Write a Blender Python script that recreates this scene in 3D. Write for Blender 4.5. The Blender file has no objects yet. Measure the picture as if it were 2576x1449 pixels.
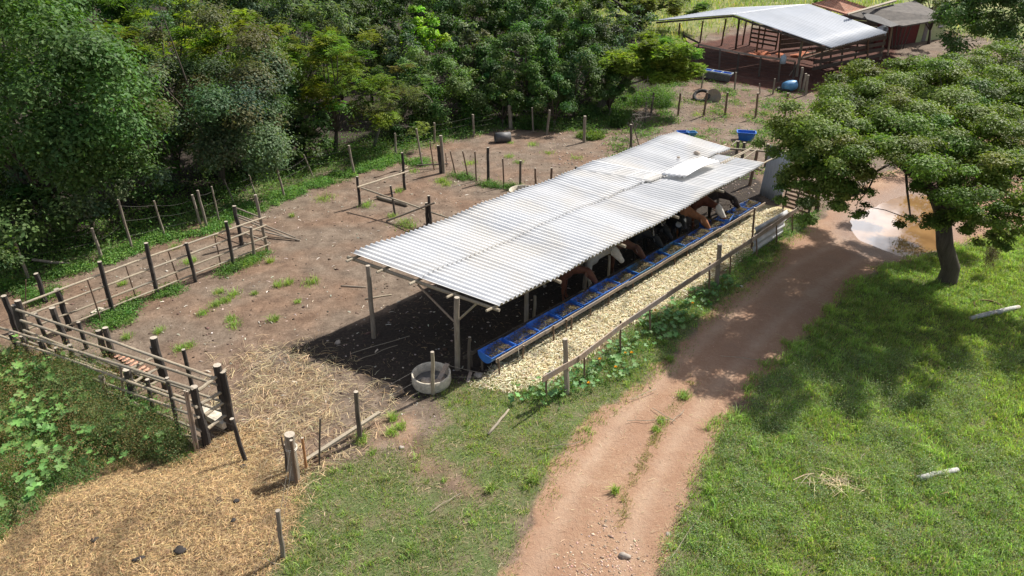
import bpy, bmesh, math, random
import numpy as np
from mathutils import Vector, Matrix
R = math.radians
random.seed(7); rng = np.random.default_rng(11)
SC = bpy.context.scene
COL = SC.collection

# ---------------------------------------------------------------- camera, sky, sun, exposure
CAMZ, FPX, TILT, CX, CY = 10.5, 1700.0, R(28.5), 1287.5, 724.5
cam_d = bpy.data.cameras.new('camera'); cam = bpy.data.objects.new('camera', cam_d); COL.objects.link(cam)
cam.location = (0, 0, CAMZ); cam.rotation_euler = (R(90) - TILT, 0, 0)
cam_d.sensor_width = 36; cam_d.lens = 36 * FPX / 2575; cam_d.clip_end = 1500
SC.camera = cam
SUN_AZ, SUN_EL = R(39), R(48)          # math angle from +X, elevation
w = bpy.data.worlds.new('World'); SC.world = w; w.use_nodes = True
bg = w.node_tree.nodes['Background']; sky = w.node_tree.nodes.new('ShaderNodeTexSky')
sky.sky_type = 'NISHITA'; sky.sun_disc = False; sky.sun_elevation = SUN_EL; sky.sun_rotation = R(90) - SUN_AZ
sky.air_density = 1.0; sky.dust_density = 2.5; sky.ozone_density = 1.0
wn = w.node_tree; wc = wn.nodes.new('ShaderNodeTexCoord'); wm = wn.nodes.new('ShaderNodeMapping'); wm.inputs['Scale'].default_value = (1, 1, 2.6); wn.links.new(wc.outputs['Generated'], wm.inputs[0])
wz = wn.nodes.new('ShaderNodeTexNoise'); wz.inputs['Scale'].default_value = 2.3; wz.inputs['Detail'].default_value = 7; wz.inputs['Roughness'].default_value = .58; wn.links.new(wm.outputs[0], wz.inputs[0])
wr = wn.nodes.new('ShaderNodeValToRGB'); wr.color_ramp.elements[0].position = .52; wr.color_ramp.elements[1].position = .62; wn.links.new(wz.outputs[0], wr.inputs[0])
wx = wn.nodes.new('ShaderNodeMix'); wx.data_type = 'RGBA'; wx.inputs[7].default_value = (11, 11, 11.5, 1); wn.links.new(wr.outputs[0], wx.inputs[0]); wn.links.new(sky.outputs[0], wx.inputs[6])
def wmath(op, a, b_):
    q = wn.nodes.new('ShaderNodeMath'); q.operation = op
    for i, v in enumerate((a, b_)):
        if hasattr(v, 'is_linked'): wn.links.new(v, q.inputs[i])
        else: q.inputs[i].default_value = v
    return q.outputs[0]
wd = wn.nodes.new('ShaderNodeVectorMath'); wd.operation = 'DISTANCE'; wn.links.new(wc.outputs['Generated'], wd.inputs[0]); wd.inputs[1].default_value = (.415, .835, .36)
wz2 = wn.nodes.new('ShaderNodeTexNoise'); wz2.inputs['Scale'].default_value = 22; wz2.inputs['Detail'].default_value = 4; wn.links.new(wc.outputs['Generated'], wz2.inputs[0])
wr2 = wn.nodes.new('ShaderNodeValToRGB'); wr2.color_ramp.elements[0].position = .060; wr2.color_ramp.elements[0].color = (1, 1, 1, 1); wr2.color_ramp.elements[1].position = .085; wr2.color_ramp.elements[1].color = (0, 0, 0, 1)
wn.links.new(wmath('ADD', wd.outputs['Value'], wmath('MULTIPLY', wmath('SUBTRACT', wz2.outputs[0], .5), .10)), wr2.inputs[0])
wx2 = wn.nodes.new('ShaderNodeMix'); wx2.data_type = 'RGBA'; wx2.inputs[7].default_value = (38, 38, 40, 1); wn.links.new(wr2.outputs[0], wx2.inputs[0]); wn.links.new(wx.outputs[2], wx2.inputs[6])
wn.links.new(wx2.outputs[2], bg.inputs[0]); bg.inputs[1].default_value = 0.075   # blue sky, scattered clouds, and an added bright cloud placed for the puddle to reflect
sd = bpy.data.lights.new('sun', 'SUN'); sd.energy = 5.0; sd.angle = R(0.55); sd.color = (1, .955, .89)
sun = bpy.data.objects.new('sun', sd); COL.objects.link(sun)
sdir = Vector((math.cos(SUN_AZ) * math.cos(SUN_EL), math.sin(SUN_AZ) * math.cos(SUN_EL), math.sin(SUN_EL)))
sun.rotation_euler = sdir.to_track_quat('Z', 'Y').to_euler(); sun.location = (20, 16, 30)
SC.view_settings.view_transform = 'Standard'; SC.view_settings.look = 'None'
SC.view_settings.exposure = 0.6; SC.view_settings.gamma = 1.0

# ---------------------------------------------------------------- survey helpers: photo pixel (2575 x 1449) -> point on the terrain
def zt(x, y):
    return 0.09 * np.maximum(0, y - 40)
CT, ST = math.cos(TILT), math.sin(TILT)
def ray(px, py):
    u = (px - CX) / FPX; v = (CY - py) / FPX
    return Vector((u, CT + v * ST, -ST + v * CT))
def G(px, py, h=0.0):
    r = ray(px, py); lo, hi = 2.0, 220.0
    for _ in range(45):
        t = .5 * (lo + hi)
        if CAMZ + t * r.z > float(zt(0, t * r.y)) + h: lo = t
        else: hi = t
    return Vector((t * r.x, t * r.y, CAMZ + t * r.z))
def UP(b, px, py):                      # point above/beside base b, same depth, seen at pixel
    r = ray(px, py); t = b.y / r.y
    return Vector((t * r.x, b.y, CAMZ + t * r.z))
def ONP(px, py, a, b, off=0.0):         # point on the vertical plane through a and b
    d = (b - a); n = Vector((d.y, -d.x, 0)).normalized()
    r = ray(px, py); o = Vector((0, 0, CAMZ)); t = (a + n * off - o).dot(n) / r.dot(n)
    return o + r * t
def scale_at(p):                        # photo pixels per metre at p
    return FPX / (p.y * CT - (p.z - CAMZ) * ST)

# ---------------------------------------------------------------- materials
MATS = {}
def nt(name):
    m = bpy.data.materials.new(name); m.use_nodes = True
    n = m.node_tree; n.nodes.clear()
    out = n.nodes.new('ShaderNodeOutputMaterial'); b = n.nodes.new('ShaderNodeBsdfPrincipled')
    n.links.new(b.outputs[0], out.inputs[0]); MATS[name] = m
    return m, n, b, out
def N(n, t, **k):
    x = n.nodes.new(t)
    for a, v in k.items(): setattr(x, a, v)
    return x
def L(n, a, b): n.links.new(a, b)
def noise(n, vec, scale, detail=4, rough=.6, dist=0):
    x = N(n, 'ShaderNodeTexNoise'); x.inputs['Scale'].default_value = scale; x.inputs['Detail'].default_value = detail
    x.inputs['Roughness'].default_value = rough; x.inputs['Distortion'].default_value = dist
    if vec is not None: L(n, vec, x.inputs['Vector'])
    return x.outputs[0]
def ramp(n, fac, stops):
    x = N(n, 'ShaderNodeValToRGB'); e = x.color_ramp.elements
    while len(e) < len(stops): e.new(.5)
    for i, (p, c) in enumerate(stops):
        e[i].position = p; e[i].color = (c[0], c[1], c[2], 1) if hasattr(c, '__len__') else (c, c, c, 1)
    L(n, fac, x.inputs[0]); return x.outputs[0]
def mix(n, f, a, b, mode='MIX'):
    x = N(n, 'ShaderNodeMix', data_type='RGBA', blend_type=mode)
    for s, v in ((0, f), (6, a), (7, b)):
        if hasattr(v, 'links') or hasattr(v, 'is_linked'): L(n, v, x.inputs[s])
        elif s == 0: x.inputs[0].default_value = v
        else: x.inputs[s].default_value = (v[0], v[1], v[2], 1)
    return x.outputs[2]
def mth(n, op, a, b=None, clamp=False):
    x = N(n, 'ShaderNodeMath', operation=op); x.use_clamp = clamp
    for i, v in enumerate((a, b)):
        if v is None: continue
        if hasattr(v, 'is_linked'): L(n, v, x.inputs[i])
        else: x.inputs[i].default_value = v
    return x.outputs[0]
def bump(n, b, h, strength=.4, dist=.02):
    x = N(n, 'ShaderNodeBump'); x.inputs['Strength'].default_value = strength; x.inputs['Distance'].default_value = dist
    L(n, h, x.inputs['Height']); L(n, x.outputs[0], b.inputs['Normal'])
def coord(n, kind='Object'):
    return N(n, 'ShaderNodeTexCoord').outputs[kind]
def mapping(n, vec, sc):
    x = N(n, 'ShaderNodeMapping'); x.inputs['Scale'].default_value = sc; L(n, vec, x.inputs[0]); return x.outputs[0]
def wood(name, c1, c2, rough=.85, c3=None, sc=1.0):
    m, n, b, o = nt(name); co = coord(n)
    inf = N(n, 'ShaderNodeObjectInfo')
    v = mapping(n, co, (18 * sc, 18 * sc, 2.2 * sc)); a = noise(n, v, 1.6, 5, .7)
    col = ramp(n, a, [(.3, c1), (.68, c2)])
    big = noise(n, co, 1.7, 3)
    if c3: col = mix(n, ramp(n, big, [(.5, 0), (.62, 1)]), col, c3)
    var = mth(n, 'MULTIPLY_ADD', inf.outputs['Random'], .35); var.node.inputs[2].default_value = .82
    col = mix(n, 1.0, col, var, 'MULTIPLY')
    L(n, col, b.inputs['Base Color']); b.inputs['Roughness'].default_value = rough
    bump(n, b, a, .5, .01); return m
wood('weathered', (.16, .13, .10), (.34, .29, .23), c3=(.22, .18, .13))
wood('charred', (.014, .012, .011), (.05, .042, .036), c3=(.085, .072, .06))
wood('stake', (.10, .062, .04), (.21, .14, .095))
wood('peeled', (.22, .18, .125), (.42, .355, .255), c3=(.27, .235, .18))
wood('board', (.22, .16, .115), (.42, .33, .25), c3=(.26, .22, .19))
wood('cutwood', (.28, .24, .185), (.46, .40, .32))
wood('orange_stake', (.35, .16, .07), (.48, .24, .11))
wood('old_board', (.05, .04, .032), (.15, .12, .095))
wood('bark', (.045, .034, .026), (.12, .095, .07), sc=.35)
wood('pale_bark', (.13, .115, .09), (.27, .245, .20), sc=.5)
wood('dead_log', (.25, .24, .22), (.5, .49, .46), c3=(.34, .23, .14), sc=.5)

def plain(name, col, rough=.6, metal=0, spec=.5, nz=.25, nsc=6, coat=0):
    m, n, b, o = nt(name); co = coord(n); a = noise(n, co, nsc, 5, .65)
    d = tuple(c * (1 - nz) for c in col); e = tuple(min(1, c * (1 + nz * .5)) for c in col)
    L(n, ramp(n, a, [(.32, d), (.66, e)]), b.inputs['Base Color'])
    L(n, mth(n, 'MULTIPLY_ADD', a, .3), b.inputs['Roughness']); b.inputs['Roughness'].links[0].from_node.inputs[2].default_value = rough - .15
    b.inputs['Metallic'].default_value = metal; b.inputs['Specular IOR Level'].default_value = spec
    bump(n, b, a, .15, .01); return m
plain('blue_plastic', (.014, .15, .56), .38, nz=.3, nsc=3)
plain('light_blue_plastic', (.10, .28, .50), .45, nz=.3, nsc=3)
plain('trough_frame', (.33, .38, .38), .6)
plain('concrete', (.54, .48, .38), .9, nz=.4, nsc=7)
plain('dark_concrete', (.12, .115, .11), .9, nz=.4)
plain('rubber', (.03, .028, .026), .8)
plain('wire', (.12, .11, .095), .7)
plain('rust', (.16, .07, .035), .8)
plain('twine', (.6, .56, .48), .9)
plain('stone', (.36, .31, .26), .9, nz=.4, nsc=9)
plain('bone', (.62, .57, .48), .8)
plain('dung', (.028, .022, .018), .8, nz=.5, nsc=30)
plain('horn', (.35, .31, .25), .5)
plain('eye_dark', (.01, .008, .007), .15)
plain('house_green', (.38, .43, .22), .85, nz=.15)
plain('house_grey', (.20, .18, .165), .9, nz=.2)
plain('house_red', (.12, .018, .014), .85, nz=.3, nsc=3)
plain('shutter', (.13, .13, .125), .6)
plain('old_roof', (.13, .115, .10), .95, nz=.5, nsc=2.5)
plain('sheet_grey', (.50, .50, .50), .5, metal=.1, nz=.3, nsc=2)
plain('plastic_white', (.55, .56, .57), .5)
plain('plastic_jug', (.32, .38, .43), .35)
plain('scrap_blue', (.17, .42, .52), .6)
plain('black_rubber_tank', (.10, .10, .10), .6)

m_ = MATS['blue_plastic'].node_tree; b_ = next(q for q in m_.nodes if q.type == 'BSDF_PRINCIPLED'); src = b_.inputs['Base Color'].links[0].from_socket; inf_ = N(m_, 'ShaderNodeObjectInfo'); co_ = coord(m_)
fd = mix(m_, ramp(m_, noise(m_, co_, 7, 6, .75), [(.52, 0), (.75, .45)]), src, (.05, .15, .30)); hs = N(m_, 'ShaderNodeHueSaturation'); L(m_, fd, hs.inputs['Color'])
v_ = mth(m_, 'MULTIPLY_ADD', inf_.outputs['Random'], .5); v_.node.inputs[2].default_value = .75; L(m_, v_, hs.inputs['Value']); s_ = mth(m_, 'MULTIPLY_ADD', inf_.outputs['Random'], -.08); s_.node.inputs[2].default_value = 1.0; L(m_, s_, hs.inputs['Saturation']); L(m_, hs.outputs[0], b_.inputs['Base Color'])
def roofmat(name, col, tint, tints=1):
    m, n, b, o = nt(name); co = coord(n); inf = N(n, 'ShaderNodeObjectInfo')
    a = noise(n, mapping(n, co, (1, 1, 1)), 1.3, 5, .7); f = noise(n, co, 40, 3)
    c = ramp(n, a, [(.35, tuple(x * .93 for x in col)), (.65, col)])
    c = mix(n, mth(n, 'MULTIPLY', ramp(n, noise(n, co, .45, 2), [(.45, 0), (.6, 1)]), tints), c, tint)
    c = mix(n, ramp(n, noise(n, co, 5, 6, .75), [(.66, 0), (.85, .25)]), c, (.40, .36, .31))
    mp = N(n, 'ShaderNodeMapping'); mp.inputs['Rotation'].default_value = (0, 0, -R(46.81)); L(n, co, mp.inputs[0]); mp2 = mapping(n, mp.outputs[0], (9, .7, 1))
    stk = noise(n, mp2, 1.6, 5, .7); c = mix(n, ramp(n, stk, [(.6, 0), (.8, .3)]), c, (.50, .47, .42)); c = mix(n, ramp(n, noise(n, mapping(n, mp.outputs[0], (5, .4, 1)), 2.3, 4, .7), [(.72, 0), (.84, .22)]), c, (.50, .42, .33))
    v = mth(n, 'MULTIPLY_ADD', inf.outputs['Random'], .12); v.node.inputs[2].default_value = .91
    c = mix(n, 1.0, c, v, 'MULTIPLY')
    L(n, c, b.inputs['Base Color']); b.inputs['Roughness'].default_value = .5; b.inputs['Specular IOR Level'].default_value = .35
    bump(n, b, f, .05, .004); return m
roofmat('roof_white', (.74, .74, .735), (.725, .69, .63), .7)
roofmat('roof_metal', (.50, .525, .56), (.44, .47, .51))
m, n, b, o = nt('tile_roof'); co = coord(n)
br = N(n, 'ShaderNodeTexBrick'); br.inputs['Scale'].default_value = 2.2; br.inputs['Color1'].default_value = (.62, .31, .20, 1)
br.inputs['Color2'].default_value = (.50, .23, .14, 1); br.inputs['Mortar'].default_value = (.14, .07, .045, 1); L(n, co, br.inputs[0])
L(n, mix(n, ramp(n, noise(n, co, 3), [(.5, 0), (.7, .4)]), br.outputs[0], (.45, .36, .28)), b.inputs['Base Color']); b.inputs['Roughness'].default_value = .9
bump(n, b, br.outputs[1], .6, .03)

def leafmat(name, rough=.45, trans=.28, spec=.35, tcol=(1.3, 1.5, .5)):
    m, n, b, o = nt(name); at = N(n, 'ShaderNodeAttribute', attribute_name='Col')
    L(n, at.outputs[0], b.inputs['Base Color']); b.inputs['Roughness'].default_value = rough; b.inputs['Specular IOR Level'].default_value = spec
    t = N(n, 'ShaderNodeBsdfTranslucent'); L(n, mix(n, 1.0, at.outputs[0], tcol, 'MULTIPLY'), t.inputs[0])
    x = N(n, 'ShaderNodeMixShader'); x.inputs[0].default_value = trans
    L(n, b.outputs[0], x.inputs[1]); L(n, t.outputs[0], x.inputs[2]); L(n, x.outputs[0], o.inputs[0]); return m
leafmat('leaf', .55, .34, .2); leafmat('leaf_soft', .6, .38, .2); leafmat('grassblade', .5, .42, .25); leafmat('strawblade', .55, .2, .3, (1.1, 1.05, .9))
leafmat('pumpkin_leaf', .55, .25, .3)

# ---------------------------------------------------------------- mesh helpers
class MB:
    def __init__(s): s.v = []; s.f = []; s.mi = []
    def add(s, vs, fs, mi=0):
        k = len(s.v); s.v += [tuple(q) for q in vs]; s.f += [tuple(i + k for i in f) for f in fs]; s.mi += [mi] * len(fs); return s
    def tube(s, pts, rs, n=8, cap=(0, 0), jit=0.0, flat=1.0, mi=0):
        pts = [Vector(p) for p in pts]; rs = rs if hasattr(rs, '__len__') else [rs] * len(pts)
        vs = []; fs = []; up = Vector((0, 0, 1))
        for i, p in enumerate(pts):
            d = (pts[min(i + 1, len(pts) - 1)] - pts[max(i - 1, 0)]).normalized()
            u = d.cross(up if abs(d.z) < .9 else Vector((0, 1, 0))).normalized(); v = u.cross(d)
            for k in range(n):
                a = 2 * math.pi * k / n; r = rs[i] * (1 + (random.random() - .5) * jit)
                vs.append(p + u * math.cos(a) * r + v * math.sin(a) * r * flat)
        for i in range(len(pts) - 1):
            for k in range(n):
                k2 = (k + 1) % n; fs.append((i * n + k, i * n + k2, (i + 1) * n + k2, (i + 1) * n + k))
        s.add(vs, fs, mi)
        k0 = len(s.v) - len(vs)
        s.f.append(tuple(k0 + k for k in range(n))[::-1]); s.mi.append(cap[0])
        s.f.append(tuple(k0 + (len(pts) - 1) * n + k for k in range(n))); s.mi.append(cap[1])
        return s
    def box(s, c, dx, dy, dz, mi=0):    # centre and three half-axis vectors
        c, dx, dy, dz = Vector(c), Vector(dx), Vector(dy), Vector(dz)
        vs = [c + dx * a + dy * b_ + dz * e for a in (-1, 1) for b_ in (-1, 1) for e in (-1, 1)]
        return s.add(vs, [(0, 1, 3, 2), (4, 6, 7, 5), (0, 4, 5, 1), (2, 3, 7, 6), (0, 2, 6, 4), (1, 5, 7, 3)], mi)
    def beam(s, a, b, w_, h_, mi=0):    # board from a to b, width w_ (sideways), height h_ (vertical)
        a, b = Vector(a), Vector(b); d = (b - a); n_ = Vector((d.y, -d.x, 0)).normalized(); u = n_.cross(d).normalized()
        if u.z < 0: u = -u
        return s.box((a + b) / 2, d / 2, n_ * w_ / 2, u * h_ / 2, mi)
    def build(s, name, mats, parent=None, smooth=False, loc=None):
        org = Vector(parent.get('org')) if parent is not None and parent.get('org') is not None else (Vector(loc) if loc is not None else Vector((0, 0, 0)))
        me = bpy.data.meshes.new(name); me.from_pydata([tuple(Vector(q) - org) for q in s.v], [], s.f)
        mats = mats if isinstance(mats, (list, tuple)) else [mats]
        for q in mats: me.materials.append(MATS[q])
        if len(mats) > 1: me.polygons.foreach_set('material_index', [min(i, len(mats) - 1) for i in s.mi])
        if smooth: me.polygons.foreach_set('use_smooth', [True] * len(me.polygons))
        me.update(); o_ = bpy.data.objects.new(name, me); COL.objects.link(o_)
        if parent is not None:
            o_.parent = parent
            if parent.get('org') is not None: o_['org'] = list(org)
        elif loc is not None: o_.location = org
        return o_
def thing(name, label, cat, org, group=None):
    o_ = bpy.data.objects.new(name, None); COL.objects.link(o_); o_.location = org; o_['org'] = list(org); o_.empty_display_size = .2
    return tag(o_, label, cat, group)
def tag(o_, label=None, cat=None, group=None, kind=None):
    if label: o_['label'] = label
    if cat: o_['category'] = cat
    if group: o_['group'] = group
    if kind: o_['kind'] = kind
    return o_
def wob(a, b, n=4, amt=.02):
    a, b = Vector(a), Vector(b); out = []
    for i in range(n + 1):
        p = a.lerp(b, i / n)
        if 0 < i < n: p += Vector((random.uniform(-amt, amt), random.uniform(-amt, amt), random.uniform(-amt, amt) * .5))
        out.append(p)
    return out
def post(parent, b, t, r, mat='weathered', cap='cutwood', name='post', label=None):
    b = Vector(b); t = Vector(t); h = (t - b).length; d = (t - b).normalized()
    r *= .76
    m = MB().tube([b - d * .15] + wob(b, t, 4, r * .22), [r * 1.08, r * 1.06, r * 1.03, r * 1.0, r * .97, r * .95], 10, (0, 1), .10)
    o_ = m.build(name, [mat, cap], parent)
    if label: o_['label'] = label
    return o_
def rail(parent, a, b, r, mat='peeled', name='rail', flat=1.0, n=6, sag=0.0, cap='cutwood'):
    pts = wob(a, b, n, r * .3)
    for i, p in enumerate(pts): p.z -= sag * math.sin(math.pi * i / n)
    return MB().tube(pts, [r * (1.05 - .12 * i / n) for i in range(n + 1)], 8, (1, 1), .12, flat).build(name, [mat, cap], parent)
def wire(parent, a, b, sag=.05, r=.003, name='wire', mat='wire'):
    pts = []
    for i in range(7):
        p = Vector(a).lerp(Vector(b), i / 6); p.z -= sag * 4 * (i / 6) * (1 - i / 6); pts.append(p)
    return MB().tube(pts, r, 4).build(name, mat, parent)
def mesh_np(name, verts, faces, mat, cols=None, nper=3, parent=None, smooth=False):
    me = bpy.data.meshes.new(name); nv = len(verts); nf = len(faces)
    me.vertices.add(nv); me.vertices.foreach_set('co', np.ascontiguousarray(verts, dtype=np.float32).ravel())
    me.loops.add(nf * nper); me.polygons.add(nf)
    me.loops.foreach_set('vertex_index', np.ascontiguousarray(faces, dtype=np.int32).ravel())
    me.polygons.foreach_set('loop_start', np.arange(0, nf * nper, nper, dtype=np.int32))
    if smooth: me.polygons.foreach_set('use_smooth', np.ones(nf, dtype=bool))
    me.materials.append(MATS[mat])
    me.update(calc_edges=True)
    if cols is not None:
        at = me.color_attributes.new('Col', 'FLOAT_COLOR', 'POINT')
        c4 = np.ones((nv, 4), np.float32); c4[:, :3] = cols; at.data.foreach_set('color', c4.ravel())
    o_ = bpy.data.objects.new(name, me); COL.objects.link(o_)
    if parent is not None: o_.parent = parent
    return o_
def unit(a): return a / np.maximum(1e-6, np.linalg.norm(a, axis=1))[:, None]
def leaf_geo(c, nrm, size, asp=.5, fold=.12):
    """rhombus leaves: c centres, nrm normals, size lengths -> verts, faces(tri)"""
    k = len(c); t = unit(np.cross(nrm, rng.normal(size=(k, 3)))); s = np.cross(nrm, t)
    L_ = size[:, None] * .5; W = L_ * asp
    v = np.empty((k, 4, 3)); v[:, 0] = c - t * L_; v[:, 2] = c + t * L_ - nrm * L_ * .25
    v[:, 1] = c + s * W + nrm * L_ * fold; v[:, 3] = c - s * W + nrm * L_ * fold
    b_ = np.arange(k)[:, None] * 4; f = np.concatenate([b_ + np.array([[0, 1, 2]]), b_ + np.array([[0, 2, 3]])])
    return v.reshape(-1, 3), f
def jitcol(base, k, hv=.16, bv=.28):
    base = np.array(base); c = base * (1 + rng.normal(0, bv, (k, 1)).clip(-.6, .8)); c = c * (1 + rng.normal(0, hv, (k, 3)) * np.array([1, .45, .8]))
    return c.clip(.004, .9)
# ---------------------------------------------------------------- ground regions (outlines surveyed on the ground)
def poly(pts): return np.array([tuple(G(*p))[:2] for p in pts])
ROAD = poly([(1215, 1600), (1265, 1449), (1325, 1300), (1395, 1160), (1500, 1035), (1610, 965), (1690, 895), (1760, 805), (1840, 742), (1935, 668), (1975, 600), (2062, 552), (2110, 505), (2190, 450), (2300, 400), (2420, 330), (2600, 280), (3000, 260),
             (3000, 560), (2600, 575), (2420, 615), (2340, 640), (2250, 672), (2160, 705), (2080, 790), (1960, 910), (1885, 990), (1830, 1065), (1785, 1140), (1735, 1250), (1660, 1449), (1620, 1600)])
LAWN = poly([(600, 1600), (665, 1449), (705, 1395), (735, 1290), (775, 1190), (850, 1160), (905, 1125), (1000, 1090), (1100, 1060), (1085, 1000), (1140, 965), (1250, 970), (1375, 968), (1470, 912), (1560, 836), (1635, 798), (1783, 708), (1903, 631), (1953, 585), (2000, 548), (2062, 540),
             (2070, 556), (1975, 610), (1935, 678), (1840, 750), (1760, 815), (1690, 905), (1610, 975), (1500, 1045), (1395, 1170), (1325, 1310), (1265, 1460), (1200, 1620)])
TANP = poly([(905, 1030), (1010, 1010), (1090, 1010), (1120, 1060), (1140, 1120), (1090, 1150), (1180, 1195), (1240, 1240), (1200, 1280), (1080, 1215), (950, 1170), (860, 1165), (800, 1150), (880, 1100)])
GRASS = poly([(1650, 1600), (1670, 1449), (1740, 1250), (1790, 1140), (1840, 1060), (1890, 990), (1965, 905), (2085, 788), (2165, 705), (2255, 668), (2345, 636), (2425, 612), (2600, 560), (3100, 545), (3600, 1800)])
STRAW = poly([(-300, 1700), (-300, 1430), (0, 1360), (60, 1310), (120, 1258), (185, 1225), (270, 1180), (335, 1158), (470, 1148), (520, 1118), (585, 1085), (640, 1075), (690, 1110), (725, 1180), (742, 1230), (735, 1290), (700, 1400), (650, 1470), (560, 1700)])
STRAW2 = poly([(560, 1100), (565, 1040), (590, 960), (600, 900), (690, 880), (800, 895), (880, 950), (915, 1015), (900, 1080), (780, 1180), (700, 1190), (620, 1150)])
HUSK = poly([(1185, 975), (1255, 915), (1420, 815), (1640, 685), (1860, 555), (1925, 515), (1990, 528), (1955, 580), (1903, 627), (1783, 704), (1635, 793), (1560, 830), (1470, 905), (1385, 960), (1290, 985)])
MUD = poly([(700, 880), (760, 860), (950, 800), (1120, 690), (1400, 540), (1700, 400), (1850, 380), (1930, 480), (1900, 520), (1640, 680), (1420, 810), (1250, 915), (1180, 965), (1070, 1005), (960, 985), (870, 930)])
WET = poly([(2090, 560), (2120, 525), (2180, 490), (2260, 460), (2350, 470), (2420, 540), (2400, 615), (2330, 650), (2240, 665), (2150, 640), (2100, 600)])
PUD = poly([(2145, 553), (2148, 545), (2165, 533), (2205, 521), (2250, 500), (2290, 488), (2332, 492), (2362, 530), (2378, 580), (2356, 622), (2300, 638), (2262, 640), (2222, 623), (2187, 611), (2158, 590)])
WEED = poly([(-700, 1500), (-300, 900), (-60, 840), (0, 862), (60, 900), (180, 915), (290, 960), (390, 1040), (470, 1120), (465, 1150), (335, 1160), (270, 1182), (185, 1228), (120, 1262), (60, 1315), (0, 1365), (-300, 1435)])
WOODS = poly([(-900, 1100), (-300, 800), (0, 735), (120, 690), (250, 640), (330, 610), (400, 590), (500, 560), (600, 520), (700, 470), (780, 450), (870, 420), (960, 400), (1010, 385), (1080, 365), (1200, 338), (1290, 322), (1400, 330), (1500, 330), (1560, 318),
              (1600, 280), (1700, 235), (1690, 160), (1660, 80), (1620, 30)] ) 
WOODS = np.vstack([WOODS, [[10, 95], [-120, 200], [-160, 20]]])
FIELD = np.vstack([poly([(1640, 110), (1720, 95), (1850, 60), (2030, 60), (2300, 60), (2600, 120)]), [[90, 90], [160, 260], [-60, 260], [-5, 90]]])
REDE = poly([(1700, 160), (1715, 120), (1900, 75), (2150, 60), (2260, 120), (2240, 190), (2090, 235), (1980, 232), (1850, 212), (1740, 200)])
def sdist(px, py, pl):
    """signed distance (positive inside) of arrays px,py to polygon"""
    ins = np.zeros(px.shape, bool); d = np.full(px.shape, 1e9); k = len(pl)
    for i in range(k):
        a = pl[i]; b_ = pl[(i + 1) % k]; e = b_ - a; wx = px - a[0]; wy = py - a[1]
        t = ((wx * e[0] + wy * e[1]) / max(1e-9, e @ e)).clip(0, 1)
        d = np.minimum(d, (wx - e[0] * t) ** 2 + (wy - e[1] * t) ** 2)
        c = (a[1] <= py) != (b_[1] <= py)
        with np.errstate(divide='ignore', invalid='ignore'):
            xi = a[0] + (py - a[1]) * e[0] / (e[1] if e[1] != 0 else 1e-9)
        ins ^= c & (px < xi)
    return np.where(ins, 1, -1) * np.sqrt(d)
_K = rng.normal(size=(40, 2)); _PH = rng.uniform(0, 6.28, 40)
def vnoise(x, y, f, k0=0, n=8):
    s = 0
    for i in range(k0, k0 + n):
        kk = _K[i % 40]; s = s + np.sin((x * kk[0] + y * kk[1]) * f + _PH[i % 40] + 1.7 * np.sin((x * kk[1] - y * kk[0]) * f * .6 + i))
    return s / n
def wt(x, y, pl, soft=.25, warp=.25):
    d = sdist(x, y, pl) + warp * vnoise(x, y, 2.6, 3) + warp * .5 * vnoise(x, y, 7, 11)
    return (d / soft * .5 + .5).clip(0, 1)
TRK = [np.array([tuple(G(*p))[:2] for p in q]) for q in ([(1240, 1650), (1340, 1449), (1440, 1240), (1560, 1060), (1720, 900), (1850, 780), (2000, 665), (2120, 600)], [(1500, 1650), (1560, 1449), (1625, 1250), (1705, 1100), (1810, 965), (1965, 800), (2100, 690), (2180, 640)])]
def track(x, y):
    d = np.full(np.shape(x), 1e9)
    for q in TRK:
        for a, b_ in zip(q, q[1:]):
            e = b_ - a; wx, wy = x - a[0], y - a[1]; t = ((wx * e[0] + wy * e[1]) / (e @ e)).clip(0, 1); d = np.minimum(d, np.hypot(wx - e[0] * t, wy - e[1] * t))
    return ((.34 + .10 * vnoise(x, y, 3, 5) - d) / .42).clip(0, 1)
def height(x, y):
    z = zt(x, y) + .018 * vnoise(x, y, 1.1, 0) + .01 * vnoise(x, y, 5, 9)
    z = z + .42 * np.sin(((sdist(x, y, STRAW) - .0) / 1.5).clip(0, 1) * 1.5708) * (((11.4 - y) / 1.5).clip(0, 1)) * ((-4.3 - x) / 1.3).clip(0, 1)
    z = z + .07 * ((sdist(x, y, HUSK)) / .5).clip(0, 1) - .035 * track(x, y)
    z = z - .07 * ((sdist(x, y, PUD) + .35) / .7).clip(0, 1)
    return z
# one terrain grid, split by what covers it so that road and ground share their border
xs = np.concatenate([np.arange(-300, -40, 12), np.arange(-40, -22, .9), np.arange(-22, 26, .16), np.arange(26, 50, .9), np.arange(50, 310, 12)])
ys = np.concatenate([np.arange(-60, 2, 4), np.arange(2, 34, .16), np.arange(34, 60, .4), np.arange(60, 120, 2.5), np.arange(120, 560, 16)])
GX, GY = np.meshgrid(xs, ys); gx, gy = GX.ravel(), GY.ravel()
GZ = height(gx, gy)
near = (np.abs(gx) < 60) & (gy < 130)
def wtn(pl, soft=.25, warp=.25):
    r_ = np.zeros(len(gx)); r_[near] = wt(gx[near], gy[near], pl, soft, warp); return r_
W_road = wtn(ROAD, .25, .3); W_lawn = wtn(LAWN, .4, .25); W_gr = wtn(GRASS, .3, .35); W_tan = wtn(TANP, .9, .5)
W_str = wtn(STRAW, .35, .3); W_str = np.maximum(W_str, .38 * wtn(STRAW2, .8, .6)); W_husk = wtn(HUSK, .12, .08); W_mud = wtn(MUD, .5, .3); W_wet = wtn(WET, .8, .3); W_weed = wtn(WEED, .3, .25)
W_wood = wtn(WOODS, .7, .5); W_red = wtn(REDE, .8, .5)
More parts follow.
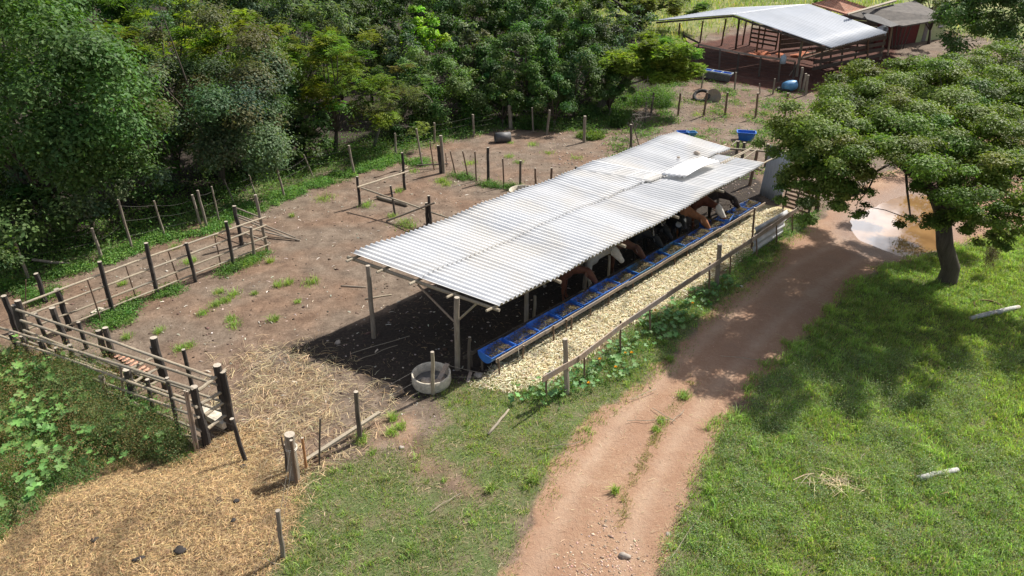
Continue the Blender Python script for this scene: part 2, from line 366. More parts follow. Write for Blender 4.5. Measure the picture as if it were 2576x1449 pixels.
W_dk = wtn(WOODS, 2.5, .5) * (sdist(gx, gy, WOODS) > 1)  # inner forest floor painted dark as shade under the trees, in the mud tone
W_trk = np.zeros(len(gx)); W_trk[near] = track(gx[near], gy[near])
W_fld = wt(gx, gy, FIELD, 2.0, .8)
A1 = np.stack([np.maximum(W_road, .5 * W_tan), np.maximum.reduce([W_lawn * (1 - .85 * W_tan), W_gr, W_weed, W_wood * .9 * (1 - W_dk)]), W_str, W_husk], 1)
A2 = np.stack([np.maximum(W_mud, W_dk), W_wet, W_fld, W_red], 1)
nx, ny = len(xs), len(ys)
ii = (np.arange(ny - 1)[:, None] * nx + np.arange(nx - 1)[None]).ravel()
quads = np.stack([ii, ii + 1, ii + nx + 1, ii + nx], 1)
roadq = W_road[quads].mean(1) > .5
V = np.stack([gx, gy, GZ], 1)
m, n, b, o = nt('terrain'); co = coord(n)
a1 = N(n, 'ShaderNodeAttribute', attribute_name='A1'); a2 = N(n, 'ShaderNodeAttribute', attribute_name='A2')
s1 = N(n, 'ShaderNodeSeparateColor'); L(n, a1.outputs[0], s1.inputs[0]); s2 = N(n, 'ShaderNodeSeparateColor'); L(n, a2.outputs[0], s2.inputs[0])
edge = mth(n, 'ADD', mth(n, 'MULTIPLY', noise(n, co, 3.0, 6, .75), .6), mth(n, 'MULTIPLY', noise(n, co, 14, 3, .7), .4))
def fac(sock, k=3.0, nz=1.0):
    e = mth(n, 'ADD', sock, mth(n, 'MULTIPLY', mth(n, 'SUBTRACT', edge, .5), nz))
    return mth(n, 'ADD', mth(n, 'MULTIPLY', mth(n, 'SUBTRACT', e, .5), k), .5, True)
n1 = noise(n, co, .35, 3, .55); n2 = noise(n, co, 1.8, 6, .7); n3 = noise(n, co, 11, 6, .75); n4 = noise(n, co, 45, 3, .7)
vor = N(n, 'ShaderNodeTexVoronoi'); vor.inputs['Scale'].default_value = 16; L(n, co, vor.inputs[0])
peb = ramp(n, vor.outputs[0], [(.10, 1), (.17, 0)])
dirt = ramp(n, n2, [(.28, (.105, .077, .057)), (.5, (.190, .145, .107)), (.72, (.285, .224, .168))])
dirt = mix(n, ramp(n, n1, [(.42, 0), (.62, .6)]), dirt, mix(n, 1.0, dirt, (1.1, .84, .70), 'MULTIPLY'))
dirt = mix(n, ramp(n, n3, [(.35, .75), (.62, 0)]), dirt, mix(n, 1.0, dirt, (.55, .52, .5), 'MULTIPLY'))
dirt = mix(n, mth(n, 'MULTIPLY', peb, ramp(n, n3, [(.52, 0), (.6, .8)])), dirt, (.42, .36, .29))
road = ramp(n, n2, [(.25, (.285, .165, .098)), (.5, (.375, .24, .15)), (.75, (.465, .335, .232))])
road = mix(n, ramp(n, n1, [(.35, 0), (.65, .7)]), road, (.31, .185, .12))
road = mix(n, ramp(n, n4, [(.35, .35), (.6, 0)]), road, (.17, .10, .065))
road = mix(n, ramp(n, n3, [(.38, .45), (.6, 0)]), road, (.25, .135, .085))
road = mix(n, mth(n, 'MULTIPLY', peb, ramp(n, n3, [(.5, 0), (.62, .8)])), road, (.55, .42, .33))
a3 = N(n, 'ShaderNodeAttribute', attribute_name='A3')
road = mix(n, mth(n, 'MULTIPLY', fac(a3.outputs[2], 1.3, 1.0), .42), road, ramp(n, n2, [(.3, (.38, .27, .19)), (.7, (.50, .38, .275))]))
road = mix(n, ramp(n, noise(n, co, .9, 5, .7), [(.54, 0), (.68, .55)]), road, (.24, .145, .095))
soil = ramp(n, n3, [(.3, (.05, .07, .025)), (.6, (.12, .155, .055)), (.8, (.25, .23, .12))])
soil = mix(n, ramp(n, n2, [(.45, 0), (.62, .8)]), soil, (.17, .135, .085))
straw = ramp(n, n3, [(.3, (.11, .068, .038)), (.5, (.28, .19, .105)), (.7, (.45, .33, .19))])
straw = mix(n, ramp(n, noise(n, co, 1.4, 5, .7), [(.52, 0), (.66, .85)]), straw, (.09, .055, .035))
husk = ramp(n, n3, [(.3, (.20, .145, .07)), (.5, (.42, .34, .18)), (.7, (.62, .54, .33))])
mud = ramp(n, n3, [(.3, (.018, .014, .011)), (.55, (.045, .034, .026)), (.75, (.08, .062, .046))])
field = ramp(n, n2, [(.3, (.12, .16, .045)), (.5, (.22, .22, .08)), (.7, (.36, .31, .15))])
field = mix(n, ramp(n, n1, [(.42, 0), (.6, .85)]), field, (.12, .17, .045))
red = ramp(n, n2, [(.3, (.045, .018, .012)), (.7, (.12, .045, .028))])  # red earth, its colour darkened to carry the shade under the old shed roof
c = dirt
c = mix(n, fac(a2.outputs[3]), c, red)
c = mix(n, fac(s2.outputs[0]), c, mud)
c = mix(n, fac(s1.outputs[1], 3, 1.1), c, soil)
c = mix(n, fac(s1.outputs[0], 4, .7), c, road)
c = mix(n, fac(s1.outputs[2], 2.5, 1.2), c, straw)
c = mix(n, fac(a1.outputs[3], 4, .8), c, husk)
c = mix(n, fac(s2.outputs[2], 2, .8), c, field)
wf = fac(s2.outputs[1], 1.6, .6)
c = mix(n, mth(n, 'MULTIPLY', wf, .6), c, mix(n, 1.0, c, (.50, .46, .44), 'MULTIPLY'))
L(n, c, b.inputs['Base Color']); L(n, mth(n, 'SUBTRACT', .95, mth(n, 'MULTIPLY', wf, .5)), b.inputs['Roughness'])
b.inputs['Specular IOR Level'].default_value = .25
bump(n, b, mth(n, 'ADD', n3, mth(n, 'MULTIPLY', n4, .35)), .75, .045)
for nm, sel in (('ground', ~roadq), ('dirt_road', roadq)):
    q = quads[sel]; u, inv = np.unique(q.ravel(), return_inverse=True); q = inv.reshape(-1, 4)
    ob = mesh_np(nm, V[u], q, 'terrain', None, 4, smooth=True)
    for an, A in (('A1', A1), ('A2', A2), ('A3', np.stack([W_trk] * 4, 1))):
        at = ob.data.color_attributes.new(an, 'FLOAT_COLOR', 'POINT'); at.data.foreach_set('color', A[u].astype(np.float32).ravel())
    tag(ob, kind='structure')
    if nm == 'dirt_road': tag(ob, 'reddish earth road curving past the cattle shed')
    else: tag(ob, 'brown bare yard earth and grassy ground of the farm')
# puddle
m, n, b, o = nt('muddy_water'); co = coord(n)
L(n, ramp(n, noise(n, co, .8, 3), [(.35, (.17, .095, .04)), (.65, (.27, .155, .065))]), b.inputs['Base Color'])
b.inputs['Roughness'].default_value = .01; b.inputs['IOR'].default_value = 1.45
bump(n, b, noise(n, co, 3, 2), .05, .01)
cen = PUD.mean(0); vs = []; K = 90
pp = np.vstack([PUD, PUD[:1]]); seg = np.linalg.norm(np.diff(pp, axis=0), axis=1); cum = np.concatenate([[0], np.cumsum(seg)])
for t in np.linspace(0, cum[-1], K, endpoint=False):
    x_ = np.interp(t, cum, pp[:, 0]); y_ = np.interp(t, cum, pp[:, 1]); k = 1.14 + .02 * math.sin(t * 2.1)
    vs.append((cen[0] + (x_ - cen[0]) * k, cen[1] + (y_ - cen[1]) * k, -.028))
vs2 = [(cen[0] + (q[0] - cen[0]) * .3, cen[1] + (q[1] - cen[1]) * .3, -.028) for q in vs]
mb = MB(); mb.add(vs + vs2, [(i, (i + 1) % K, K + (i + 1) % K, K + i) for i in range(K)] + [tuple(range(K, 2 * K))])
tag(mb.build('puddle', 'muddy_water'), 'brown rain puddle on the earth road under the big tree', kind='structure')
# ---------------------------------------------------------------- main cattle shed (local frame: a along, c across)
A0 = Vector((-4.49, 17.02, 0)); B46 = R(46.81)
E1 = Vector((math.cos(B46), math.sin(B46), 0)); E2 = Vector((math.sin(B46), -math.cos(B46), 0))
def S(a, c, z=0.0): return A0 + E1 * a + E2 * c + Vector((0, 0, z))
def rz(a, c, row):
    wl = .035 * math.sin(a * 1.25 + .6) + .02 * math.sin(a * 2.9)
    if row == 1: return 2.33 + wl - .075 * c
    k = min(1, max(0, (a - 7.5) / 7.5))
    zi = 2.33 + wl - .075 * 2.15 - .012 - .15 * k; zo = 1.985 + .16 * k + .035 * math.sin(a * 1.1 + 2)
    t = (c - 2.15) / 2.45
    return zi + (zo - zi) * t
shed = thing('cattle_shed', 'long open cattle shed with white corrugated roof on wooden posts beside the blue feed troughs', 'shed', S(8, 2.3))
PITCH = .177
def sheet(a0, c0, c1, row, tilt=0.0, lift=0.0, width=6.35, name='roof_sheet', parent=None, mat='roof_white', zf=None, extra=None):
    na = int(width * 8) + 1; nc = 7; vs = []; fs = []
    for j in range(nc):
        c = c0 + (c1 - c0) * j / (nc - 1)
        for i in range(na):
            a = a0 + i * PITCH / 8
            sk = .243 * (1 - a / 17.0) if a < 17 else 0
            aa = a + sk * c + tilt * (c - c0)
            z = (zf or rz)(a, c, row) + .034 * math.cos(2 * math.pi * (a / PITCH)) + lift + .02 * (i / na)
            if extra: z += extra(i / na, j / (nc - 1))
            vs.append(S(aa, c, z))
    for j in range(nc - 1):
        for i in range(na - 1):
            k = j * na + i; fs.append((k, k + 1, k + na + 1, k + na))
    o_ = MB().add(vs, fs).build(name, mat, parent, smooth=True, loc=None if parent else S(a0, c0, 2.2))
    md = o_.modifiers.new('thickness', 'SOLIDIFY'); md.thickness = .003; md.offset = 0
    return o_
STEP = PITCH * 6
for i in range(16):
    a = i * STEP
    sheet(a, 0 + random.uniform(-.03, .03), 2.28 + (.42 * max(0, (i - 7) / 8)), 1, random.uniform(-.004, .004), .002 + (.006 if i % 2 else 0) , parent=shed)
for i in range(15):
    a = i * STEP
    sheet(a, 2.12, 4.6 + random.uniform(-.04, .04), 2, random.uniform(-.005, .005), -.003 + (.006 if i % 2 else 0), parent=shed)
# purlins (along), beams (across), posts, braces
for c, row, e in ((.12, 1, 17.2), (1.15, 1, 17.0), (2.2, 1, 17.6), (3.35, 2, 16.6), (4.5, 2, 16.2)):
    pts = [S(a + (.243 * (1 - a / 17) * c if a < 17 else 0), c, rz(a, c, row) - .075) for a in [-.28] + list(np.linspace(1, e, 12))]
    MB().tube(pts, .038, 8, (1, 1), .1).build('purlin', ['peeled', 'cutwood'], shed)
MB().tube([ONP(875, 647, S(0, 0), S(1.1, 4.6), 0), ONP(1060, 713, S(0, 0), S(1.1, 4.6), 0), ONP(1256, 781, S(0, 0), S(1.1, 4.6), 0)], [.055, .05, .045], 10, (1, 1), .08).build('beam', ['peeled', 'cutwood'], shed)
for k in range(1, 6):
    a = k * 3.05 + .2
    MB().tube([S(a - .1, -.1, rz(a, 0, 1) - .16), S(a + .15, 2.2, 2.0), S(a + .2, 4.75, rz(a, 4.6, 2) - .13)], .05, 8, (1, 1), .1).build('beam', ['peeled', 'cutwood'], shed)
pl = (G(940, 849), UP(G(940, 849), 925, 668)); pr = (G(1150, 930), UP(G(1150, 930), 1149, 748))
post(shed, pl[0], pl[1], .085, 'weathered'); post(shed, pr[0], pr[1], .095, 'weathered')
for (bx, by, tx, ty, r_) in ((1323, 813, 1325, 725, .085), (1470, 733, 1475, 648, .09), (1683, 600, 1685, 550, .07), (1804, 538, 1807, 484, .08)):
    b_ = G(bx, by); post(shed, b_, UP(b_, tx, ty), r_, 'weathered')
b_ = G(1885, 466); post(shed, b_, UP(b_, 1905, 376), .09, 'stake')
for a, c in ((3.6, .45), (6.9, .5), (10.2, .5), (13.4, .5), (16.6, .4), (7.0, 2.3), (13.3, 2.5)):
    post(shed, S(a, c), S(a, c, rz(a, c, 1) - .12), .08, 'weathered')
wallp = (S(0.1, 0), S(1.1, 4.6))
MB().tube([ONP(1050, 716, *wallp), ONP(1142, 809, *wallp)], .028, 8).build('brace', 'board', shed)
MB().tube([ONP(1198, 764, *wallp), ONP(1142, 815, *wallp)], .03, 8).build('brace', 'peeled', shed)
# open frame at the far end
rail(shed, G(1831, 374, 2.1), G(1968, 384, 1.9), .045)
for q in ((1812, 411, 1890, 372), (1820, 412, 1884, 378), (1853, 412, 1906, 374), (1916, 413, 1985, 376), (1840, 366, 1853, 354)):
    rail(shed, G(q[0], q[1], 2.1), G(q[2], q[3], 2.2), .03)
# loose sheets lying on the roof
o_ = sheet(10.0, .05, 2.62, 1, .33, .06, name='loose_roof_sheet', extra=lambda u, v: .04 * v - .1 * v * u)
tag(o_, 'white corrugated sheet lying askew across the shed roof with a dark gap under its edge', 'roof sheet')
P4 = [G(1662, 443, 2.2), G(1721, 449, 2.25), G(1808, 409, 2.28), G(1768, 400, 2.26)]
vs = []; fs = []; na, nc = 33, 9
for j in range(nc):
    for i in range(na):
        u, v = i / (na - 1), j / (nc - 1)
        p = P4[0].lerp(P4[1], u).lerp(P4[3].lerp(P4[2], u), v); p.z += .025 * math.cos(u * 2 * math.pi * 4.5) + .06 + .1 * math.sin(v * 3.1)
        vs.append(p)
for j in range(nc - 1):
    for i in range(na - 1):
        k = j * na + i; fs.append((k, k + 1, k + na + 1, k + na))
o_ = MB().add(vs, fs).build('loose_roof_sheet', 'roof_white', None, True, P4[0])
tag(o_, 'bright white sheet laid over the gap between the roof rows at the far end', 'roof sheet')
md = o_.modifiers.new('t', 'SOLIDIFY'); md.thickness = .008
def rock(p, s_, name='stone', mat='stone', flat=.6, seed=0):
    bm = bmesh.new(); bmesh.ops.create_icosphere(bm, subdivisions=2, radius=1); rr = random.Random(seed)
    ph = [rr.uniform(0, 6) for _ in range(6)]
    for v in bm.verts:
        k = 1 + .18 * math.sin(v.co.x * 3 + ph[0]) + .15 * math.sin(v.co.y * 4 + ph[1]) + .12 * math.sin(v.co.z * 5 + v.co.x * 4 + ph[2])
        v.co = Vector((v.co.x * s_ * k * rr.uniform(.97, 1.03), v.co.y * s_ * k * .8, v.co.z * s_ * k * flat))
    bmesh.ops.rotate(bm, verts=bm.verts, cent=(0, 0, 0), matrix=Matrix.Rotation(ph[3], 3, 'Z'))
    me = bpy.data.meshes.new(name); bm.to_mesh(me); bm.free(); me.materials.append(MATS[mat])
    for f in me.polygons: f.use_smooth = True
    o_ = bpy.data.objects.new(name, me); COL.objects.link(o_); o_.location = p; return o_
for i, (px, py, s_) in enumerate(((1753, 386, .13), (1706, 398, .08), (1746, 405, .06))):
    tag(rock(G(px, py, 2.26) + Vector((0, 0, .03)), s_, seed=i + 5), ('largest weight stone on the far end of the shed roof', 'middling stone on the shed roof left of the white loose sheet', 'smallest pebble on the shed roof near the white loose sheet')[i], 'stone')

# ---------------------------------------------------------------- fences
def fence(name, label, cat, posts, rails=(), wires=(), plane=None, group=None):
    """posts: (bx,by,tx,ty,r,mat) pixels; rails: (x0,y0,x1,y1,r[,mat]) on the fence plane"""
    P_ = []
    for q in posts:
        b_ = G(q[0], q[1]); P_.append((b_, UP(b_, q[2], q[3])))
    t = thing(name, label, cat, P_[0][0], group)
    for q, (b_, tp) in zip(posts, P_):
        thin = q[4] < .035
        post(t, b_, tp, q[4], q[5] if len(q) > 5 else 'weathered', 'cutwood' if not thin else (q[5] if len(q) > 5 else 'weathered'), 'stake' if thin else 'post')
    if plane is None: a, b_ = P_[0][0], P_[-1][0]
    else: a, b_ = G(*plane[0]), G(*plane[1])
    for q in rails:
        rail(t, ONP(q[0], q[1], a, b_, .07), ONP(q[2], q[3], a, b_, .07), q[4], q[5] if len(q) > 5 else 'peeled')
    for (i, j, fr) in wires:
        for f_ in fr:
            wire(t, P_[i][0].lerp(P_[i][1], f_), P_[j][0].lerp(P_[j][1], f_), random.uniform(.02, .12))
    return t, P_
K_ = 'charred'
corr, _ = fence('rail_fence', 'long four rail pole fence on black posts crossing the bare yard at left', 'fence',
    [(177, 830, 142, 727, .10, K_), (255, 809, 220, 704, .03, 'stake'), (285, 788, 250, 658, .085, K_), (343, 751, 315, 665, .028, 'stake'), (396, 743, 367, 611, .085, K_), (454, 722, 423, 632, .028, 'stake'),
     (492, 709, 468, 611, .075, K_), (557, 674, 538, 584, .028, 'stake'), (587, 668, 568, 557, .08, K_), (639, 649, 631, 571, .07, 'weathered'), (673, 631, 642, 490, .075, 'weathered'), (608, 616, 589, 518, .095, K_)],
    [(52, 766, 360, 650, .032), (345, 656, 668, 546, .032), (60, 796, 330, 695, .032), (310, 702, 670, 566, .032), (72, 827, 300, 740, .03), (280, 748, 672, 595, .032), (84, 854, 340, 748, .028), (325, 755, 678, 614, .028)],
    plane=((177, 830), (673, 631)))
for a_, b_ in (((585, 520, .95), (655, 547, .9)), ((597, 541, .6), (744, 598, .05)), ((603, 568, .35), (755, 605, .03)), ((600, 548, .55), (735, 601, .05)), ((612, 585, .3), (680, 612, .1))):
    rail(corr, G(*a_[:2], a_[2]), G(*b_[:2], b_[2]), .03, 'weathered')
chute, _ = fence('rail_fence', 'inner pole fence of the cattle chute with tall black posts at lower left', 'fence',
    [(43, 833, 9, 744, .10, K_), (76, 868, 44, 756, .11, K_), (68, 872, 35, 767, .09, K_), (171, 875, 131, 774, .105, K_), (131, 888, 89, 788, .06, K_), (219, 877, 197, 810, .07, K_), (270, 907, 247, 831, .10, K_), (286, 904, 264, 824, .10, K_),
     (420, 975, 386, 849, .12, K_), (415, 978, 381, 872, .07, K_), (486, 985, 461, 879, .065, K_), (578, 1080, 546, 918, .12, K_), (588, 1082, 560, 935, .09, K_)],
    [(41, 779, 265, 853, .034), (250, 848, 537, 950, .034), (52, 806, 300, 889, .034), (285, 884, 546, 968, .034), (59, 831, 290, 920, .034), (275, 915, 556, 1009, .034), (71, 860, 300, 945, .03), (290, 942, 560, 1035, .034)],
    plane=((76, 872), (578, 1080)))
for a_, b_ in (((498, 982), (569, 930)), ((505, 1016), (562, 982)), ((515, 1044), (563, 1012)), ((523, 1078), (568, 1044))):
    pa, pb = G(521, 1119), G(578, 1080)
    rail(chute, ONP(*a_, pa, pb, .06), ONP(*b_, pa, pb, .06), .042, 'peeled')
outer, _ = fence('rail_fence', 'outer pole fence of the cattle chute half sunk in pumpkin vines and weeds', 'fence',
    [(48, 883, 27, 838, .09, K_), (76, 893, 55, 845, .09, K_), (123, 910, 100, 856, .09, K_), (160, 925, 141, 874, .08, K_), (190, 930, 174, 868, .09, K_), (274, 1010, 254, 945, .09, 'board'), (316, 1018, 302, 918, .045, 'board'),
     (345, 1030, 318, 929, .115, K_), (391, 1058, 370, 954, .065, K_), (453, 1095, 420, 950, .06, K_), (521, 1119, 487, 973, .115, K_), (492, 1135, 464, 982, .035, 'board'), (499, 1133, 471, 984, .035, 'board')],
    [(-40, 812, 215, 890, .034), (200, 885, 484, 978, .034), (-30, 835, 230, 924, .032), (215, 920, 495, 1024, .034), (235, 953, 500, 1050, .032), (270, 985, 506, 1084, .032), (400, 1080, 505, 1105, .028)],
    plane=((76, 893), (521, 1119)))
for a_, b_ in (((320, 932), (384, 900)), ((338, 961), (398, 925)), ((340, 990), (402, 955))):
    pa, pb = G(345, 1030), G(418, 978)
    rail(outer, ONP(*a_, pa, pb), ONP(*b_, pa, pb), .036, 'peeled')
pp_ = [(G(521, 1119), UP(G(521, 1119), 487, 973)), (G(619, 1163), UP(G(619, 1163), 583, 1053))]
lone = thing('fence_post', 'slender black post standing alone in the straw beside the chute gate', 'post', pp_[1][0])
post(lone, pp_[1][0], pp_[1][1], .062, K_)
for f_ in (.35, .6, .85): wire(lone, pp_[0][0].lerp(pp_[0][1], f_ * .7), pp_[1][0].lerp(pp_[1][1], f_), .02)
sl = MB().beam(G(508, 1030, .22), G(572, 1066, .22), .28, .16).build('concrete_beam', 'concrete', None, loc=G(540, 1048)); tag(sl, 'pale concrete beam lying across the chute floor behind the gate bars', 'beam')
# discarded boards and roof tiles in the chute
for i in range(9):
    x0, y0 = 190 + i * 17 + random.uniform(-6, 6), 884 + i * 4.5
    o_ = MB().beam(G(x0, y0, .12 + .05 * (i % 3)), G(x0 + 62 + random.uniform(-10, 14), y0 + 33, .10 + .05 * ((i + 1) % 3)), .16, .03).build('board', 'old_board', None, loc=G(x0 + 30, y0 + 15))
    tag(o_, ('first', 'second', 'third', 'fourth', 'fifth', 'sixth', 'seventh', 'eighth', 'ninth')[i] + ' dark old board from the left in the pile inside the chute', 'board', 'old boards piled in the chute')
for i in range(9):
    p = G(292 + i * 9.5, 897 + i * 5.4, .12); d = Vector((.16, -.10, .12))
    o_ = MB().box(p, d, Vector((.06, .10, 0)), Vector((0, 0, .012)) + Vector((-.02, .01, 0))).build('roof_tile', 'tile_roof', None, loc=p)
    tag(o_, ('first', 'second', 'third', 'fourth', 'fifth', 'sixth', 'seventh', 'eighth', 'ninth')[i] + ' orange clay tile from the left in the row inside the chute', 'roof tile', 'spare clay tiles stacked in the chute')
o_ = MB().beam(G(238, 784, .06), G(263, 787, .06), .35, .12).build('concrete_block', 'concrete', None, loc=G(250, 786)); tag(o_, 'flat pale block on the ground at the foot of the long rail fence', 'block')

W3 = (.3, .6, .88)
bk = [(75, 709, 33, 598, .06), (258, 655, 231, 574, .065), (334, 631, 297, 502, .055), (416, 599, 387, 505, .045), (507, 574, 483, 490, .06), (521, 577, 497, 479, .065), (553, 563, 532, 469, .042), (591, 517, 564, 452, .035), (641, 490, 627, 441, .045), (716, 500, 696, 421, .065), (792, 455, 764, 389, .035), (891, 440, 877, 366, .075)]
fence('wire_fence', 'leaning grey post and wire fence along the left edge of the yard below the forest', 'fence', [q + (('weathered',)) for q in bk], [], [(i, i + 1, W3) for i in (0, 1, 2, 3, 5, 6, 7, 8, 9, 10)])
bk2 = [(996, 394, 993, 335, .075), (1062, 418, 1047, 324, .06), (1093, 360, 1092, 309, .075), (1191, 343, 1189, 288, .08), (1284, 323, 1281, 265, .15), (1341, 330, 1338, 271, .06), (1375, 339, 1382, 277, .085), (1469, 358, 1471, 292, .10)]
fence('wire_fence', 'back wire fence with thick grey corner post where the yard meets the dark trees', 'fence', [q + ('weathered',) for q in bk2], [], [(0, 2, W3), (2, 3, W3), (3, 4, (.2, .45, .65, .85)), (4, 5, (.35, .55, .72, .88)), (5, 6, (.35, .6, .8, .9)), (6, 7, (.3, .6, .85))])
t, _ = fence('fence_post', 'black burnt post with bark collar at the far left of the yard', 'post', [(115, 760, 90, 688, .09, K_), (64, 784, 65, 704, .02, 'stake')])
ins = [(1062, 418, 1047, 324, .0), (1092, 427, 1081, 357, .04, 'stake'), (1109, 435, 1102, 366, .10, K_), (1115, 435, 1108, 341, .10, 'weathered'), (1124, 419, 1120, 385, .03, 'stake'), (1146, 440, 1132, 380, .045, 'stake'), (1178, 447, 1163, 380, .045, 'stake'), (1198, 455, 1194, 381, .045, 'stake'), (1228, 457, 1227, 371, .085, K_),
       (1267, 471, 1264, 399, .045, 'stake'), (1308, 470, 1309, 404, .07, 'old_board'), (1347, 466, 1346, 423, .06, 'stake'), (1386, 462, 1387, 422, .07, 'stake'), (1448, 445, 1449, 418, .07, K_)][1:]
t, ip = fence('stake_fence', 'row of thin brown stakes and dark posts dividing the back yard behind the shed', 'fence', ins, [], [])
rail(t, G(1049, 416, .18), G(1127, 412, .2), .035, 'old_board')
pen, _ = fence('pole_pen', 'small open pen of dark posts and pale poles in mid yard', 'pen',
    [(905, 519, 898, 444, .075, K_), (1018, 477, 1011, 384, .08, K_), (994, 543, 982, 467, .055, K_), (1076, 567, 1072, 510, .085, K_), (1083, 568, 1078, 492, .075, K_)])
a_, b_ = G(905, 519), G(1018, 477); rail(pen, ONP(899, 471, a_, b_, .08), ONP(1027, 431, a_, b_, .08), .04)
b_ = G(1080, 568); rail(pen, ONP(909, 473, a_, b_, .05), ONP(1067, 527, a_, b_, .05), .038); rail(pen, G(1083, 534, .4), G(1130, 549, .45), .035)
rail(pen, G(972, 556, .03), ONP(1094, 510, a_, b_, .1), .035, 'weathered')
def lyingpole(x0, y0, x1, y1, r_, mat, label, name='fallen_pole', cat='pole', cap='cutwood', h0=0, h1=0):
    a, b_ = G(x0, y0, r_ + h0), G(x1, y1, r_ + h1)
    m_ = MB().tube(wob(a, b_, 5, r_ * .35), [r_ * k for k in (.85, 1, 1.03, 1, .95, .8)], 10, (1, 1), .15).build(name, [mat, cap], None, True, (a + b_) / 2)
    return tag(m_, label, cat)
lyingpole(948, 495, 1024, 516, .075, 'weathered', 'short thick grey log lying inside the small yard pen')
lyingpole(940, 447, 1000, 428, .025, 'stake', 'thin brown pole on the ground behind the small yard pen')
lyingpole(81, 653, 205, 668, .05, 'weathered', 'pale pole lying on the bank under the left wire fence', h0=.35)
lyingpole(1228, 1092, 1279, 1030, .032, 'peeled', 'short pale stick lying in the grass in front of the shed')
lyingpole(2440, 801, 2562, 772, .075, 'dead_log', 'bleached grey log with orange rotten end in the grass under the big tree', 'log', 'log')
lyingpole(2305, 1203, 2408, 1181, .06, 'dead_log', 'pale weathered branch half hidden in the weeds at right', 'log', 'log')
lyingpole(858, 719, 921, 722, .02, 'weathered', 'thin brown stick on the dirt left of the shed')
lyingpole(918, 752, 985, 741, .022, 'peeled', 'pale stick on the dirt by the left shed post')
lyingpole(1005, 433, 1025, 420, .03, 'peeled', 'short pale stick on the soil by the stake row')

# front wire fence with thick gate post and lying board
fr = [(1089, 991, 1087, 885, .062, 'peeled'), (905, 1107, 895, 985, .072, 'old_board'), (803, 1171, 805, 1053, .028, 'old_board')]
frf, fp = fence('wire_fence', 'slack wire fence on pale and dark posts from the water tank to the gate post', 'fence', fr, [], [(0, 1, (.3, .55, .8)), (1, 2, (.4, .7))])
for f_ in (.45, .8): wire(frf, fp[0][0].lerp(fp[0][1], f_), G(1257, 945, .2 + f_ * .3), .05)
gp, gpp = fence('gate_post', 'thick cut log gate post wrapped with wire among thin stakes at the straw edge', 'post',
    [(742, 1207, 728, 1092, .145, 'weathered'), (747, 1220, 732, 1107, .045, 'stake'), (771, 1179, 760, 1101, .04, 'orange_stake'), (727, 1180, 707, 1098, .028, 'stake'), (722, 1190, 718, 1118, .045, 'old_board')], [], [(0, 2, (.3, .7)), (1, 3, (.5, .9))])
for h_ in (.70, .73):
    pts = []
    for k in range(13):
        a = k / 12 * 2 * math.pi; c_ = gpp[0][0].lerp(gpp[0][1], h_); pts.append(c_ + Vector((math.cos(a) * .118, math.sin(a) * .118, .01 * math.sin(k))))
    MB().tube(pts, .009, 5).build('binding', 'twine', gp)
np_, npp = fence('fence_post', 'grey green round post strung with wires at the bottom edge of the straw', 'post', [(712, 1402, 698, 1284, .06, 'weathered')])
for k, (x_, y_) in enumerate(((655, 1449), (668, 1462), (640, 1440), (690, 1470))): wire(np_, npp[0][0].lerp(npp[0][1], .95 - k * .2), G(x_ - 30, y_ + 40, .1), .03)
for k in (.5, .8): wire(np_, npp[0][0].lerp(npp[0][1], k), gpp[0][0].lerp(gpp[0][1], k), .05)
a_, b_ = G(765, 1160, .05), G(955, 1037, .30)
o_ = MB().beam(a_, b_, .09, .05).build('plank', 'peeled', None, loc=a_.lerp(b_, .5)); tag(o_, 'long pale plank leaning low between the gate post and the dark fence post', 'plank')

# board fence along the husk strip
fl = [(1425, 991, 1421, 852, .085, 'weathered'), (1802, 719, 1810, 614, .10, 'weathered'), (1890, 626, 1898, 522, .05, 'stake')]
PB = (G(1425, 991), G(1802, 719))
def pbase(x_, y_):
    q_ = ONP(x_, y_, *PB); return (x_, y_)
fl += [(1373, 1000, 1374, 938, .035, 'stake'), (1470, 958, 1469, 886, .035, 'stake'), (1560, 890, 1560, 806, .035, 'stake'), (1635, 838, 1634, 764, .035, 'stake'), (1783, 733, 1785, 660, .045, 'stake'), (1836, 695, 1837, 632, .035, 'stake'), (1903, 648, 1902, 592, .035, 'stake'), (1953, 613, 1953, 558, .035, 'stake'), (1992, 585, 1993, 533, .04, 'stake'), (2016, 568, 2018, 508, .03, 'stake')]
bf, bp = fence('board_fence', 'low board fence on rough posts between the husk strip and the pumpkin vines', 'fence', fl)
pa, pb = PB
brd = [(1365, 954), (1456, 902), (1563, 820), (1700, 728), (1790, 670), (1890, 604), (1985, 540), (2018, 518)]
for i, (q0, q1) in enumerate(zip(brd, brd[1:])):
    MB().beam(ONP(*q0, pa, pb, .02 + .03 * (i % 2)), ONP(*q1, pa, pb, .02 + .03 * (i % 2)), .03, .17).build('board', 'board', bf)
q = [ONP(1893, 585, pa, pb, -.12), ONP(1990, 524, pa, pb, -.12)]
def corr_quad(name, p00, p10, p01, p11, waves, amp, mat, parent=None, axis=0, label=None, cat=None, name_mat=None):
    vs = []; fs = []; na = waves * 6 + 1; nc = 5; nn = (p10 - p00).cross(p01 - p00).normalized()
    for j in range(nc):
        for i in range(na):
            u, v = i / (na - 1), j / (nc - 1)
            p = p00.lerp(p10, u).lerp(p01.lerp(p11, u), v) + nn * amp * math.cos(u * 2 * math.pi * waves); vs.append(p)
    for j in range(nc - 1):
        for i in range(na - 1): k = j * na + i; fs.append((k, k + 1, k + na + 1, k + na))
    o_ = MB().add(vs, fs).build(name, mat, parent, True, None if parent else p00); md = o_.modifiers.new('t', 'SOLIDIFY'); md.thickness = .006
    if label: tag(o_, label, cat)
    return o_
g0, g1 = ONP(1892, 640, pa, pb, -.12), ONP(1966, 590, pa, pb, -.12)
